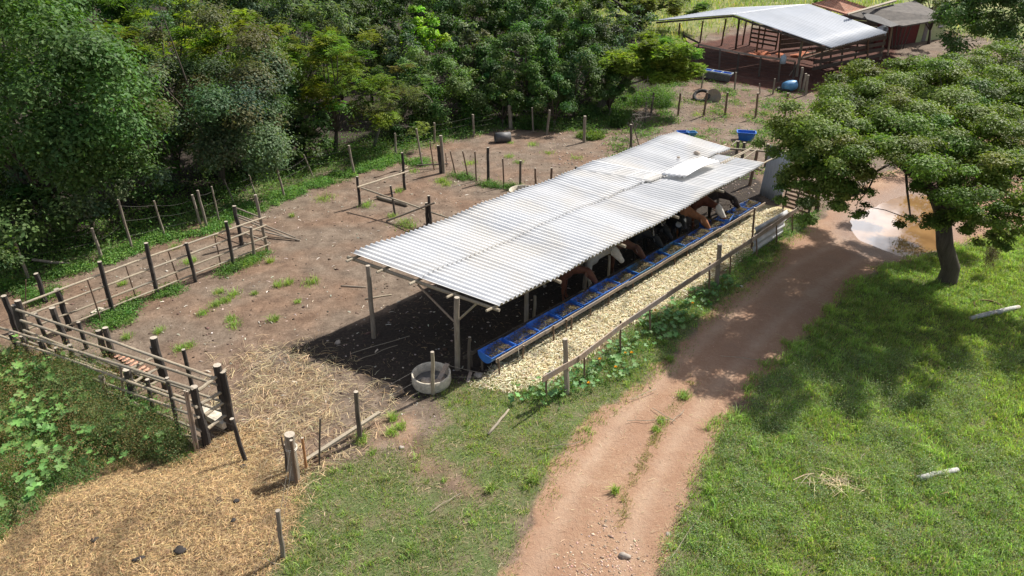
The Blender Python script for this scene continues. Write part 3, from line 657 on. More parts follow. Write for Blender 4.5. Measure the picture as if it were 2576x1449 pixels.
corr_quad('metal_sheet', g0, g0 + Vector((-.05, .05, 1.0)), g1, g1 + Vector((.1, .15, .95)), 4, .03, 'sheet_grey', None, 0, 'rusty silver corrugated sheet leaning lengthwise against the board fence', 'metal sheet')
s0, s1 = G(1912, 488), G(1962, 517)
corr_quad('metal_sheet', s0, s1, s0 + Vector((.12, .1, 2.15)), s1 + Vector((.12, .1, 2.0)), 9, .05, 'roof_metal', None, 0, 'tall grey corrugated sheets standing upright at the far end of the feeding strip', 'metal sheet')
for x_, b0, t0 in ((1850, 405, 355), (1866, 411, 358), (1925, 420, 362)):
    pb_ = G(x_, b0); o_ = thing('fence_post', {1850: 'left one of the dark posts beside the blue tub behind the shed end', 1866: 'right one of the dark posts beside the blue tub behind the shed end', 1925: 'dark post by the upright grey sheets behind the open shed frame'}[x_], 'post', pb_)
    post(o_, pb_, UP(pb_, x_ + 6, t0), .10, 'old_board')
sp = thing('slat_panel', 'brown slatted gate panel half hidden by the big tree at the husk strip end', 'gate', G(1975, 535))
ga, gb = G(1968, 528), G(2030, 548)
for k in range(7): MB().beam(ga + Vector((0, 0, .2 + k * .17)), gb + Vector((0, 0, .2 + k * .17)), .03, .09).build('slat', 'stake', sp)
for t_ in (0, .5, 1): post(sp, ga.lerp(gb, t_), ga.lerp(gb, t_) + Vector((0, 0, 1.4)), .045, 'old_board')

# far yard fence
far = [(1705, 291, 1711, 235, .08), (1769, 292, 1779, 232, .085), (1822, 291, 1830, 232, .085), (1899, 297, 1906, 234, .085), (1973, 294, 1982, 234, .09)]
fence('wire_fence', 'row of five brown posts with wire across the far yard below the old shed', 'fence', [q + ('stake',) for q in far], [], [(i, i + 1, (.35, .6, .85)) for i in range(4)])
far2 = [(1764, 222, 1769, 186, .07), (1847, 225, 1851, 182, .07), (1911, 236, 1910, 210, .05), (1943, 237, 1949, 198, .07), (2009, 228, 2018, 170, .11), (2018, 228, 2027, 185, .10), (2025, 240, 2033, 189, .10)]
fence('wire_fence', 'short post and wire fence right in front of the old shed near the blue drum', 'fence', [q + ('weathered',) for q in far2], [], [(0, 1, (.4, .85)), (1, 3, (.4, .85)), (3, 4, (.4, .7))])
dl = [(1637, 288, 1644, 234, .08), (1622, 310, 1625, 258, .07), (1586, 373, 1587, 313, .09), (1607, 366, 1590, 307, .035)]
t, dp = fence('wire_fence', 'dark dead posts tangled with bare vines between the two yards', 'fence', [q + ('old_board',) for q in dl], [], [(0, 2, (.3, .6, .9))])
for k in range(26):
    a = dp[2][0].lerp(dp[1][1], random.random()) + Vector((random.uniform(-.2, .5), random.uniform(-.3, .5), random.uniform(0, 1)))
    MB().tube([a, a + Vector((random.uniform(-.4, .4), random.uniform(-.3, .3), random.uniform(.1, .5))), a + Vector((random.uniform(-.6, .6), random.uniform(-.5, .5), random.uniform(.2, .9)))], .009, 4).build('twig', 'pale_bark', t)

# ---------------------------------------------------------------- feed troughs on their rack
ra, rb = S(.95, 4.70), S(16.3, 4.84)
rack = thing('trough_rack', 'rough board rail on short stakes holding up the row of blue feed troughs', 'rack', S(8, 4.7))
pos = np.linspace(0, 1, 9)
for i in range(8):
    a, b_ = ra.lerp(rb, pos[i]), ra.lerp(rb, min(1, pos[i + 1] + .01))
    MB().beam(a + Vector((0, 0, .47)) + E2 * .012 * (i % 2), b_ + Vector((0, 0, .47 + .02 * (i % 3))) + E2 * .012 * (i % 2), .03, .11).build('rail', 'board', rack)
for q in ((1257, 949, 1252, 901), (1313, 910, 1317, 869), (1392, 863, 1392, 819), (1423, 843, 1425, 803), (1436, 834, 1438, 797), (1483, 803, 1485, 766), (1529, 771, 1532, 737), (1590, 731, 1593, 700), (1638, 701, 1640, 673), (1696, 670, 1698, 643), (1727, 648, 1728, 626), (1775, 619, 1776, 597), (1830, 583, 1831, 565), (1859, 563, 1860, 543)):
    b_ = G(q[0], q[1]); post(rack, b_, UP(b_, q[2], q[3]), .034, 'stake', 'board', 'stake')
MB().beam(S(.5, 3.95, .45), S(15.9, 4.12, .45), .03, .10).build('rail', 'old_board', rack)
for k in range(10): post(rack, S(.8 + k * 1.6, 3.93), S(.8 + k * 1.6, 3.93, .5), .035, 'old_board', 'old_board', 'stake')
def trough_mesh():
    mb = MB(); Ln, Rr, th = .93, .262, .012; K = 12
    def prof(r_, x_, dz=0):
        return [(x_, -r_ * math.cos(math.pi * k / K), -r_ * math.sin(math.pi * k / K) * .92 + dz) for k in range(K + 1)]
    o0, o1 = prof(Rr, -Ln / 2), prof(Rr, Ln / 2); i0, i1 = prof(Rr - th, -Ln / 2 + th), prof(Rr - th, Ln / 2 - th)
    k1 = K + 1; vs = o0 + o1 + i0 + i1; fs = []
    for k in range(K):
        fs.append((k, k1 + k, k1 + k + 1, k + 1)); fs.append((2 * k1 + k, 2 * k1 + k + 1, 3 * k1 + k + 1, 3 * k1 + k))
    fs.append(tuple(range(0, k1))); fs.append(tuple(range(2 * k1 - 1, k1 - 1, -1)))
    fs.append(tuple(range(3 * k1 - 1, 2 * k1 - 1, -1))); fs.append(tuple(range(3 * k1, 4 * k1)))
    fs += [(0, 2 * k1, 3 * k1, k1), (K, k1 + K, 3 * k1 + K, 2 * k1 + K), (0, K, 2 * k1 + K, 2 * k1)[:0] or (0, 2 * k1, 2 * k1 + K, K), (k1, k1 + K, 3 * k1 + K, 3 * k1)]
    fs = fs[:-2]
    # moulded lip around the top
    mb.add(vs, fs)
    for sgn in (-1, 1): mb.tube([(-Ln / 2, sgn * (Rr - .004), .004), (Ln / 2, sgn * (Rr - .004), .004)], .010, 6)
    for sgn in (-1, 1): mb.tube([(sgn * (Ln / 2 - .005), -Rr, .004), (sgn * (Ln / 2 - .005), Rr, .004)], .008, 6)
    for x_ in (-.16, .16):
        mb.tube([(x_, -(Rr + .002) * math.cos(math.pi * k / K), -(Rr + .002) * math.sin(math.pi * k / K) * .92) for k in range(K + 1)], .009, 5)
    return mb
TR = trough_mesh()
tm = TR.build('feed_trough', 'blue_plastic', None, False); tme = tm.data; bpy.data.objects.remove(tm)
ordn = ['first', 'second', 'third', 'fourth', 'fifth', 'sixth', 'seventh', 'eighth', 'ninth', 'tenth', 'eleventh', 'twelfth', 'thirteenth', 'fourteenth', 'fifteenth', 'sixteenth']
TRP = []
for i in range(16):
    o_ = bpy.data.objects.new('feed_trough', tme); COL.objects.link(o_)
    a = 1.32 + i * .955; dc = .012 * math.sin(i * 2.3); o_.location = S(a, 4.38 + dc + i * .007, .535 + random.uniform(-.015, .02)); rr = .02 * math.sin(i * 1.9)
    o_.rotation_euler = (random.uniform(-.05, .05), random.uniform(-.03, .03), B46 + rr)
    if i in (12, 13): o_.rotation_euler = (.18 * (-1) ** i, .1, B46 + (.28 if i == 13 else -.2)); o_.location += E1 * .06 + E2 * (-.06)
    if i in (7, 9): o_.data = tme.copy(); o_.data.materials[0] = MATS['light_blue_plastic']
    TRP.append(o_.location.copy())
    lb = f'{ordn[i]} blue half-barrel feed trough counting from the near end of the row'
    if i == 0: lb = 'nearest blue half-barrel feed trough, first at the open near end of the row'
    if i == 7: lb = 'faded light blue feed trough in front of the white cow, eighth from the near end'
    if i == 9: lb = 'pale blue trough farther along than the brown cow, tenth from the near end'
    if i == 15: lb = 'last blue feed trough, farthest in the row by the upright grey sheets'
    tag(o_, lb, 'trough', 'blue half-barrel feed troughs in a row')
# chopped fodder lying in the troughs
vv = []; ff = []; cc = []; nb = 0
for i, p in enumerate(TRP):
    k = 480 if i < 6 else 760
    u = rng.uniform(-.36, .40, k) * (1 if i else .8); v = rng.normal(0, .12, k).clip(-.25, .25)
    zz = -.20 + .14 * np.exp(-((u - .1) / .3) ** 2) + rng.uniform(0, .08, k) + .6 * v ** 2
    c_ = np.stack([p.x + E1.x * u + E2.x * v, p.y + E1.y * u + E2.y * v, p.z + zz + (.07 if i % 3 == 1 or i > 9 else .02)], 1)
    d = unit(rng.normal(size=(k, 3)) * [1, 1, .35]); s_ = unit(np.cross(d, rng.normal(size=(k, 3)))); ln = rng.uniform(.05, .17, k)[:, None] * .5; wd = .006
    q = np.stack([c_ - d * ln - s_ * wd, c_ - d * ln + s_ * wd, c_ + d * ln + s_ * wd * .4, c_ + d * ln - s_ * wd * .4], 1)
    b_ = nb + np.arange(k)[:, None] * 4; nb += 4 * k
    vv.append(q.reshape(-1, 3)); ff.append(b_ + np.array([[0, 1, 2, 3]])); cc.append(np.repeat(jitcol((.20, .16, .075), k, .15, .4), 4, 0))
tag(mesh_np('fodder', np.concatenate(vv), np.concatenate(ff), 'strawblade', np.concatenate(cc), 4), 'chopped dry maize fodder lying in the blue troughs', 'fodder', kind='stuff')
o_ = MB().tube([(S(1.75, 4.74, .52)), S(1.76, 4.76, .3), S(1.8, 4.8, .12), S(1.7, 4.78, .2)], .008, 5).build('rope', 'twine', None, loc=S(1.75, 4.74, .5)); tag(o_, 'loose pale twine hanging from the trough rail near the first trough', 'twine')

# ---------------------------------------------------------------- tank, tubs, tyres and small things
def ring_tank(px, py, r_, h_, label, tilt=0.0):
    c = G(px, py, h_); c.z = 0
    t = thing('water_tank', label, 'tank', c); K = 40; vs = []; fs = []
    prof = [(r_ * .97, 0), (r_, .06), (r_, h_), (r_ - .015, h_ + .012), (r_ - .045, h_ + .005), (r_ - .05, .03)]
    for (q, z_) in prof:
        for k in range(K): a = 2 * math.pi * k / K; vs.append(c + Vector((q * math.cos(a), q * math.sin(a), z_)))
    for j in range(len(prof) - 1):
        for k in range(K): fs.append((j * K + k, j * K + (k + 1) % K, (j + 1) * K + (k + 1) % K, (j + 1) * K + k))
    MB().add(vs, fs).build('tank_wall', 'concrete', t, True)
    MB().tube([c + Vector((0, 0, .01)), c + Vector((0, 0, .05))], r_ - .052, 32).build('tank_floor', 'dark_concrete', t)
    return t, c
t, c = ring_tank(1084, 938, .505, .30, 'round low concrete water tank with boards in it beside the near shed post')
for k, (a_, b_, lb) in enumerate(((c + Vector((-.05, -.25, .14)), c + Vector((.35, -.05, .17)), 'wet brown board lying inside the round concrete tank'), (c + Vector((.18, -.15, .13)), c + Vector((.40, .28, .40)), 'brown board propped up out of the round concrete tank'))):
    tag(MB().beam(a_, b_, .13, .025).build('board', 'board', None, loc=a_.lerp(b_, .5)), lb, 'board')
tag(rock(c + Vector((-.12, -.12, .12)), .15, 'stone', 'stone', .5, 3), 'pale rounded stone sitting in the round concrete tank', 'stone')
tag(MB().beam(G(1176, 962, .02), G(1184, 935, .02), .09, .025).build('board', 'board', None, loc=G(1180, 950)), 'short board on the ground between the tank and the troughs', 'board')
tag(rock(G(1203, 945), .13, seed=8), 'reddish grey stone by the near end of the trough rack', 'stone')
ring_tank(1316, 478, .62, .45, 'second round concrete tank mostly hidden behind the white shed roof')
b_ = G(1178, 935); o_ = thing('fence_post', 'short dark post in the shed shade beside the near trough', 'post', b_); post(o_, b_, UP(b_, 1181, 848), .055, 'old_board')
b_ = G(1213, 930); o_ = thing('prop_stake', 'thin stake propping the end of the inner trough board', 'stake', b_); post(o_, b_, UP(b_, 1212, 895), .04, 'old_board')
for x_, b0, t0, lb in ((1343, 805, 744, 'pale short upright pole beside the second shed post'), (1530, 700, 643, 'pale upright pole standing by the red cow at the troughs')):
    b_ = G(x_, b0); o_ = thing('upright_pole', lb, 'pole', b_); post(o_, b_, UP(b_, x_ + 2, t0), .06, 'peeled')
# half pipe on the dirt
p = G(1264, 357, .0); mb = MB(); vs = []; K = 16; dr = Vector((.93, .25, 0)).normalized(); sdv = Vector((-dr.y, dr.x, 0))
for x_ in (-.42, .42):
    for rr in (.27, .23):
        for k in range(K): a = 2 * math.pi * k / K; vs.append(p + dr * x_ + sdv * rr * math.cos(a) + Vector((0, 0, .25 + rr * math.sin(a))))
fs = []
for k in range(K):
    k2 = (k + 1) % K; fs += [(k, k2, 2 * K + k2, 2 * K + k), (K + k, 3 * K + k, 3 * K + k2, K + k2), (k, K + k, K + k2, k2), (2 * K + k, 2 * K + k2, 3 * K + k2, 3 * K + k)]
tag(mb.add(vs, fs).build('concrete_pipe', 'black_rubber_tank', None, True, p), 'short grey open ended pipe lying on the back yard dirt', 'pipe')
def tub(px, py, z_, w_, l_, h_, ang, mat, label, name='blue_tub'):
    c = G(px, py, z_); u = Vector((math.cos(ang), math.sin(ang), 0)); v = Vector((-u.y, u.x, 0)); mb = MB(); vs = []; fs = []
    lay = [(.72, 0), (1.0, h_), (1.08, h_), (1.08, h_ - .03), (1.08, h_ + .01), (.95, h_ + .01), (.68, .04)]
    for (k_, z2) in lay:
        for (a, b2) in ((-1, -.8), (-.8, -1), (.8, -1), (1, -.8), (1, .8), (.8, 1), (-.8, 1), (-1, .8)): vs.append(c + u * a * l_ / 2 * k_ + v * b2 * w_ / 2 * k_ + Vector((0, 0, z2)))
    for j in range(len(lay) - 1):
        for k in range(8): fs.append((j * 8 + k, j * 8 + (k + 1) % 8, (j + 1) * 8 + (k + 1) % 8, (j + 1) * 8 + k))
    fs.append(tuple(range(7, -1, -1))); fs.append(tuple(range(48, 56)))
    return tag(mb.add(vs, fs).build(name, mat, None, False, c), label, 'tub')
tub(1874, 352, .0, .62, .95, .45, -.25, 'blue_plastic', 'deep blue plastic tub behind the open shed frame')
tub(1716, 342, .0, .45, .6, .25, .1, 'blue_plastic', 'left blue box peeking over the far end of the shed roof')
tub(1738, 343, .0, .45, .5, .25, .1, 'light_blue_plastic', 'light blue box peeking over the far end of the shed roof beside a stump')
# framed trough row in the far yard
fa, fb = G(1742, 190, .0), G(1838, 206, .0); d = (fb - fa).normalized(); nn = Vector((-d.y, d.x, 0)); Lr = (fb - fa).length
ft = thing('framed_trough', 'low grey frame with four blue basins in front of the old shed', 'trough', fa)
for k in range(4):
    c = fa.lerp(fb, (k + .5) / 4) + Vector((0, 0, .38)); mb = MB(); hl = Lr / 8 * .9
    vs = [c + d * a * hl * s_ + nn * b2 * .3 * s_ + Vector((0, 0, z2)) for (s_, z2) in ((1, .16), (.8, -.08)) for (a, b2) in ((-1, -1), (1, -1), (1, 1), (-1, 1))]
    mb.add(vs, [(4, 5, 6, 7), (0, 1, 5, 4), (1, 2, 6, 5), (2, 3, 7, 6), (3, 0, 4, 7)]); mb.build('basin', 'blue_plastic', ft)
for s_ in (-1, 1): MB().beam(fa + nn * .34 * s_ + Vector((0, 0, .52)), fb + nn * .34 * s_ + Vector((0, 0, .52)), .06, .09).build('frame_rail', 'trough_frame', ft)
for k in range(5): MB().beam(fa.lerp(fb, k / 4) - nn * .3 + Vector((0, 0, .53)), fa.lerp(fb, k / 4) + nn * .3 + Vector((0, 0, .53)), .05, .06).build('crossbar', 'trough_frame', ft)
MB().beam(fa - nn * .36 + Vector((0, 0, .25)), fb - nn * .36 + Vector((0, 0, .25)), .02, .42).build('side_panel', 'dark_concrete', ft)
def tyre(p, r_, rot, label):
    bm = bmesh.new(); K, J = 28, 10
    vs = [[bm.verts.new(((r_ - .12 + .11 * math.cos(2 * math.pi * j / J)) * math.cos(2 * math.pi * k / K), (r_ - .12 + .11 * math.cos(2 * math.pi * j / J)) * math.sin(2 * math.pi * k / K), .09 * math.sin(2 * math.pi * j / J) * (1.1 if k % 2 else 1))) for j in range(J)] for k in range(K)]
    for k in range(K):
        for j in range(J): bm.faces.new((vs[k][j], vs[(k + 1) % K][j], vs[(k + 1) % K][(j + 1) % J], vs[k][(j + 1) % J]))
    me = bpy.data.meshes.new('tyre'); bm.to_mesh(me); bm.free(); me.materials.append(MATS['rubber'])
    o_ = bpy.data.objects.new('tyre', me); COL.objects.link(o_); o_.location = p; o_.rotation_euler = rot; return tag(o_, label, 'tyre')
tyre(G(1764, 241, .25), .58, (.5, -.3, 0), 'old black tyre tipped up beside the capped tyre in the far yard')
tyre(G(1793, 244, .1), .52, (0, 0, 0), 'black tyre lying flat under a round wooden lid in the far yard')
tag(MB().tube([G(1793, 244, .2), G(1793, 244, .26)], .5, 24).build('round_lid', 'board', None, loc=G(1793, 244, .2)), 'round grey board lid lying on the flat tyre', 'lid')
tyre(G(1971, 224, .1), .45, (.05, 0, 0), 'worn tyre lying beside the blue drum near the old shed')
p = G(1986, 216, .32); mb = MB(); dd = Vector((.9, .1, .15)).normalized()
mb.tube([p - dd * .46, p - dd * .43, p - dd * .2, p, p + dd * .2, p + dd * .43, p + dd * .46], [.16, .29, .34, .35, .34, .28, .16], 20)
tag(mb.build('blue_drum', 'light_blue_plastic', None, True, p), 'bulging blue plastic drum lying by the corner post of the old shed', 'drum')
# rim in the grass, scrap, nest
p = G(2485, 768, .03); mb = MB(); mb.tube([p + Vector((.40 * math.cos(a), .28 * math.sin(a), .03 * math.sin(a))) for a in np.linspace(0, 2 * math.pi, 33)], .022, 6)
tag(mb.build('iron_hoop', 'rust', None, True, p), 'rusty iron hoop lying in the grass behind the bleached log', 'hoop')
p = G(232, 1306, .33); mb = MB(); mb.add([p + Vector(q) for q in ((-.05, -.05, 0), (.07, -.06, .02), (.08, .01, .05), (.02, .08, .09), (-.06, .07, .03), (-.01, .0, .06))], [(0, 1, 5), (1, 2, 5), (2, 3, 5), (3, 4, 5), (4, 0, 5)])
tag(mb.build('plastic_scrap', 'scrap_blue', None, False, p), 'small pale blue plastic scrap on the straw heap', 'scrap')
for k, (x_, y_, s_) in enumerate(((612, 1178, .11), (552, 1264, .12), (592, 1158 + 105, .09), (410, 1268, .10), (455, 1388, .13), (352, 1230, .07), (350, 1410, .11), (240, 1360, .08), (587, 1303 + 10, .07))):
    a_ = G(x_, y_, 0); z_ = float(height(np.array([a_.x]), np.array([a_.y]))[0]); a_ = G(x_, y_, z_ + .01)
    tag(rock(a_ + Vector((0, 0, .045)), s_ * .85, 'dung_pat', 'dung', .32, k + 20), ('dark dung lump just below the lone black post on the straw', 'large dark dung lump left of the grey green post top', 'dung lump in the straw between the gate post and the chute', 'dung lump on the straw midway between the blue scrap and the gate', 'biggest dung lump at the bottom edge of the straw', 'small dung lump right above and beside the blue scrap', 'dung lump at the bottom left part of the straw heap', 'dung lump just under the blue plastic scrap', 'small dung lump nearest to the left of the near wire post')[k], 'dung', 'dung lumps scattered on the straw')
for k, (x_, y_, s_, lb) in enumerate(((850, 861, .11, 'pale round stone just outside the shed shade'), (1009, 1126, .07, 'dark stone on the tan bare patch in front of the fence'), (1608, 1110 + 185, .0, ''), (1680, 1345, .06, 'reddish cobble on the earth road near the bottom of the picture'), (1572, 1398, .10, 'rounded cobble beside the gravel on the earth road'))):
    if s_: tag(rock(G(x_, y_), s_, seed=k + 50), lb, 'stone')
# ---------------------------------------------------------------- old shed and farmhouse in the background
FR1, FR2 = G(1847, 36, 3.6), G(2036, 10.5, 3.6); FB1, FB2 = G(2092, 120, 2.6), G(2232, 82, 2.6); FL1, FL2 = G(1641, 53, 2.6), G(1826, 21, 2.6)
os_ = thing('old_shed', 'old open barn with wide grey metal gable roof on dark posts over red earth', 'shed', G(1850, 165))
def slope(p00, p10, p01, p11, waves, name):
    return corr_quad(name, p00, p10, p01, p11, 3, .035, 'roof_metal', os_)
FR1b, FR2b = FR1 + Vector((-.1, 0, -.03)), FR2 + Vector((-.1, 0, -.03))
for k in range(8):
    u0, u1 = k / 8, (k + 1.03) / 8
    slope(FR1.lerp(FR2, u0), FR1.lerp(FR2, u1), FB1.lerp(FB2, u0) + Vector((0, 0, -.01 * (k % 2))), FB1.lerp(FB2, u1), 5, 'roof_sheet')
    slope(FR1b.lerp(FR2b, u0), FR1b.lerp(FR2b, u1), FL1.lerp(FL2, u0), FL1.lerp(FL2, u1), 5, 'roof_sheet')
def spost(bx, by, tx, ty, r_=.09, mat='stake', par=None):
    b_ = G(bx, by); return post(par or os_, b_, UP(b_, tx, ty), r_, mat)
for q in ((1703, 129, 1710, 57), (1760, 108, 1768, 52), (1814, 115, 1826, 47), (1850, 124, 1859, 46, .11, 'old_board'), (1867, 113, 1877, 50), (1902, 134, 1911, 63), (1958, 150, 1963, 84), (2003, 192, 2018, 101, .12, 'weathered'), (2062, 170, 2070, 116, .11, 'weathered'), (2087, 158, 2092, 118), (2115, 163, 2120, 113), (2180, 160, 2184, 98), (2090 + 60, 150, 2157, 108)):
    spost(*q)
MB().beam(FL1 + Vector((.3, .1, -.14)), FR1 + Vector((0, .2, -.16)), .08, .12).build('beam', 'old_board', os_)
MB().beam(FR1 + Vector((0, .2, -.16)), FB1 + Vector((0, .2, -.14)), .08, .12).build('beam', 'old_board', os_)
MB().beam(FB1.lerp(FB2, 0) + Vector((-.3, .1, -.14)), FB2 + Vector((-.2, 0, -.14)), .08, .12).build('beam', 'old_board', os_)
for (a_, b2) in ((G(1958, 128), G(2110, 112)), (G(2110, 112), G(2206, 120))):
    for k in range(6): MB().beam(a_ + Vector((0, 0, .3 + k * .36)), b2 + Vector((0, 0, .3 + k * .36)), .04, .34).build('wall_board', 'old_board', os_)
a_, b2 = G(2040, 186), G(2216, 150)
for k in range(5): MB().beam(a_ + Vector((0, 0, .35 + k * .42)), b2 + Vector((0, 0, .35 + k * .42)), .04, .24).build('wall_board', 'old_board', os_)
# fence round the shed
sf = [(1751, 163, 1757, 112), (1808, 181, 1811, 124), (1854, 183, 1858, 133), (1908, 193, 1914, 143), (1957, 204, 1963, 149), (1994, 197, 2000, 155)]
t, sp_ = fence('wire_fence', 'dark wire and post fence with a top plank closing the front of the old shed', 'fence', [q + (.085, 'old_board') for q in sf], [], [(i, i + 1, (.15, .3, .45, .6, .75, .88)) for i in range(5)])
for i in range(5): MB().beam(sp_[i][1], sp_[i + 1][1], .05, .13).build('plank', 'board', t)
gt = thing('wooden_gate', 'dark wooden gate with diagonal brace at the left end of the old shed fence', 'gate', G(1715, 150))
ga, gb = G(1712, 137), G(1752, 160)
for k in range(4): MB().beam(ga + Vector((0, 0, .3 + k * .38)), gb + Vector((0, 0, .3 + k * .38)), .05, .13).build('bar', 'old_board', gt)
MB().beam(ga + Vector((0, .03, 1.4)), gb + Vector((0, .03, .3)), .04, .1).build('brace', 'old_board', gt); post(gt, ga, ga + Vector((0, 0, 1.7)), .07, 'old_board')
sr = thing('slatted_stall', 'tall dark slatted wooden stall side inside the old shed', 'stall', G(1890, 118))
ga, gb = G(1884, 114), G(1950, 126)
for k in range(7): MB().beam(ga + Vector((0, 0, .3 + k * .33)), gb + Vector((0, 0, .3 + k * .33)), .05, .14).build('slat', 'old_board', sr)
for u in (0, .5, 1): post(sr, ga.lerp(gb, u), ga.lerp(gb, u) + Vector((0, 0, 2.6)), .08, 'old_board')
for (a_, b_) in (((2012, 150, .2), (2120, 118, 1.4)), ((2018, 140, .2), (2128, 112, 1.3))):
    rail(os_, G(*a_), G(*b_), .07, 'peeled')
p = G(1965, 155, 0); c = sp_[4][1] + Vector((.15, -.1, .12)); mb = MB(); mb.tube([c - Vector((0, 0, .4)), c - Vector((0, 0, .36)), c + Vector((0, 0, .05)), c + Vector((0, 0, .14)), c + Vector((0, 0, .2))], [.17, .2, .2, .09, .07], 14)
tag(mb.build('plastic_jug', 'plastic_jug', None, True, c), 'pale blue plastic jug hung upside down on a post of the old shed fence', 'jug')
spost(1985, 190, 2036, 118, .05, 'weathered')
wire(os_, G(2040, 118, 2.4), G(2066, 178, .2), .3, .02, 'cable', 'rubber')
for k, q in enumerate(((2213, 150, 2236, 48), (2232, 140, 2247, 38))):
    b_ = G(q[0], q[1]); t_ = thing('tall_pole', ('left one', 'right one')[k] + ' of two tall pale poles leaning past the torn corner of the metal roof', 'pole', b_); post(t_, b_, UP(b_, q[2], q[3]), .085, 'peeled')
mz = thing('red_soil_heap', 'heap of bright red soil and rubble on the floor of the old shed', 'heap', G(1960, 150))
for k in range(7):
    rk = rock(Vector((0, 0, 0)), random.uniform(.5, 1.1), 'heap_lump', 'rust', .3, 70 + k); rk.parent = mz; rk.location = Vector((-3.2 + k * 1.2 + random.uniform(-.3, .3), 1.6 + random.uniform(-.6, .6), .05))
if 'red_soil' not in MATS: plain('red_soil', (.40, .13, .06), .95, nz=.5)
for ch in mz.children: ch.data.materials[0] = MATS['red_soil']
# house
hz = thing('farmhouse', 'low farmhouse with orange tiled roof, sagging grey roof and pale green wall', 'house', G(2300, 100))
T = [G(2042, 8, 3.4), G(2108, -6, 3.9), G(2192, 22, 3.3), G(2132, 36, 3.0)]
def slab(pts, th, name, mat, parent):
    pts = [Vector(p_) for p_ in pts]; k = len(pts); vs = pts + [p_ - Vector((0, 0, th)) for p_ in pts]
    return MB().add(vs, [tuple(range(k)), tuple(range(2 * k - 1, k - 1, -1))] + [(i, i + k, (i + 1) % k + k, (i + 1) % k) for i in range(k)]).build(name, mat, parent)
slab(T, .12, 'tiled_roof', 'tile_roof', hz)
Q = [G(2130, 35, 3.05), G(2192, 21, 3.35), G(2300, 2, 3.4), G(2385, 46, 3.0), G(2272, 65, 2.75), G(2200, 55, 2.75)]
slab(Q, .1, 'old_roof', 'old_roof', hz)
slab([G(2165, 30, 3.3), G(2210, 40, 3.2), G(2262, 63, 2.95), G(2240, 68, 2.95), G(2180, 48, 3.1)], .03, 'roof_tarp', 'dark_concrete', hz)
slab([G(2132, 33, 3.5), G(2252, -2, 3.7), G(2256, 1, 3.7), G(2134, 36, 3.5)], .08, 'roof_batten', 'peeled', hz)
hb = [G(2262, 112), G(2366, 97)]
def wall(u0, u1, z0, z1, name, mat, off=0.0, th=.12):
    d_ = (hb[1] - hb[0]); n_ = Vector((d_.y, -d_.x, 0)).normalized(); a = hb[0] + d_ * u0 + n_ * off; b2 = hb[0] + d_ * u1 + n_ * off
    zb = min(hb[0].z, hb[1].z)
    return MB().box((a + b2) / 2 + Vector((0, 0, (z0 + z1) / 2)), (b2 - a) / 2, n_ * th, Vector((0, 0, (z1 - z0) / 2))).build(name, mat, hz)
wall(-.6, .34, 0, 2.6, 'red_wall', 'house_red'); wall(.34, 1, 0, 2.65, 'green_wall', 'house_green', .02)
wall(.47, .57, 0, 2.5, 'wall_repair', 'house_grey', .06, .1); wf_ = wall(.80, .92, .9, 2.2, 'window', 'shutter', .05, .11)
for k in range(5): wall(.81, .91, 1.0 + k * .24, 1.1 + k * .24, 'shutter_slat', 'sheet_grey', .08, .1).parent = wf_
zz_ = thing('wood_pile', 'dark upright poles leaning against the red wall of the farmhouse', 'poles', G(2252, 118))
for k in range(6): 
    a = G(2236 + k * 7, 122, .0); MB().tube([a, a + Vector((-.3 + .15 * k, .5, 1.7))], .05, 6).build('pole', 'old_board', zz_)
slab([G(2205, 70, 2.7), G(2226, 60, 2.8), G(2234, 72, 2.7), G(2226, 90, 2.3), G(2218, 78, 2.65)], .02, 'torn_sheet', 'plastic_white', os_)

# ---------------------------------------------------------------- cattle
def cowmat(name, base, dark, white_spots=(), nzsc=2.0, patch=None, pth=.55):
    m, n, b, o = nt(name); co = coord(n)
    c = ramp(n, noise(n, co, 5, 4), [(.35, dark), (.65, base)])
    if patch: c = mix(n, ramp(n, noise(n, co, nzsc, 2), [(pth, 0), (pth + .03, 1)]), c, patch)
    for (p_, r_, col_) in white_spots:
        v = N(n, 'ShaderNodeVectorMath', operation='DISTANCE'); L(n, co, v.inputs[0]); v.inputs[1].default_value = p_
        d_ = mth(n, 'ADD', v.outputs['Value'], mth(n, 'MULTIPLY', noise(n, co, 7, 2), .08))
        c = mix(n, ramp(n, d_, [(r_, 1), (r_ + .03, 0)]), c, col_)
    L(n, c, b.inputs['Base Color']); b.inputs['Roughness'].default_value = .6; b.inputs['Specular IOR Level'].default_value = .35
    b.inputs['Sheen Weight'].default_value = .1
    bump(n, b, noise(n, mapping(n, co, (1, 1, 1)), 40, 2), .15, .01); return name
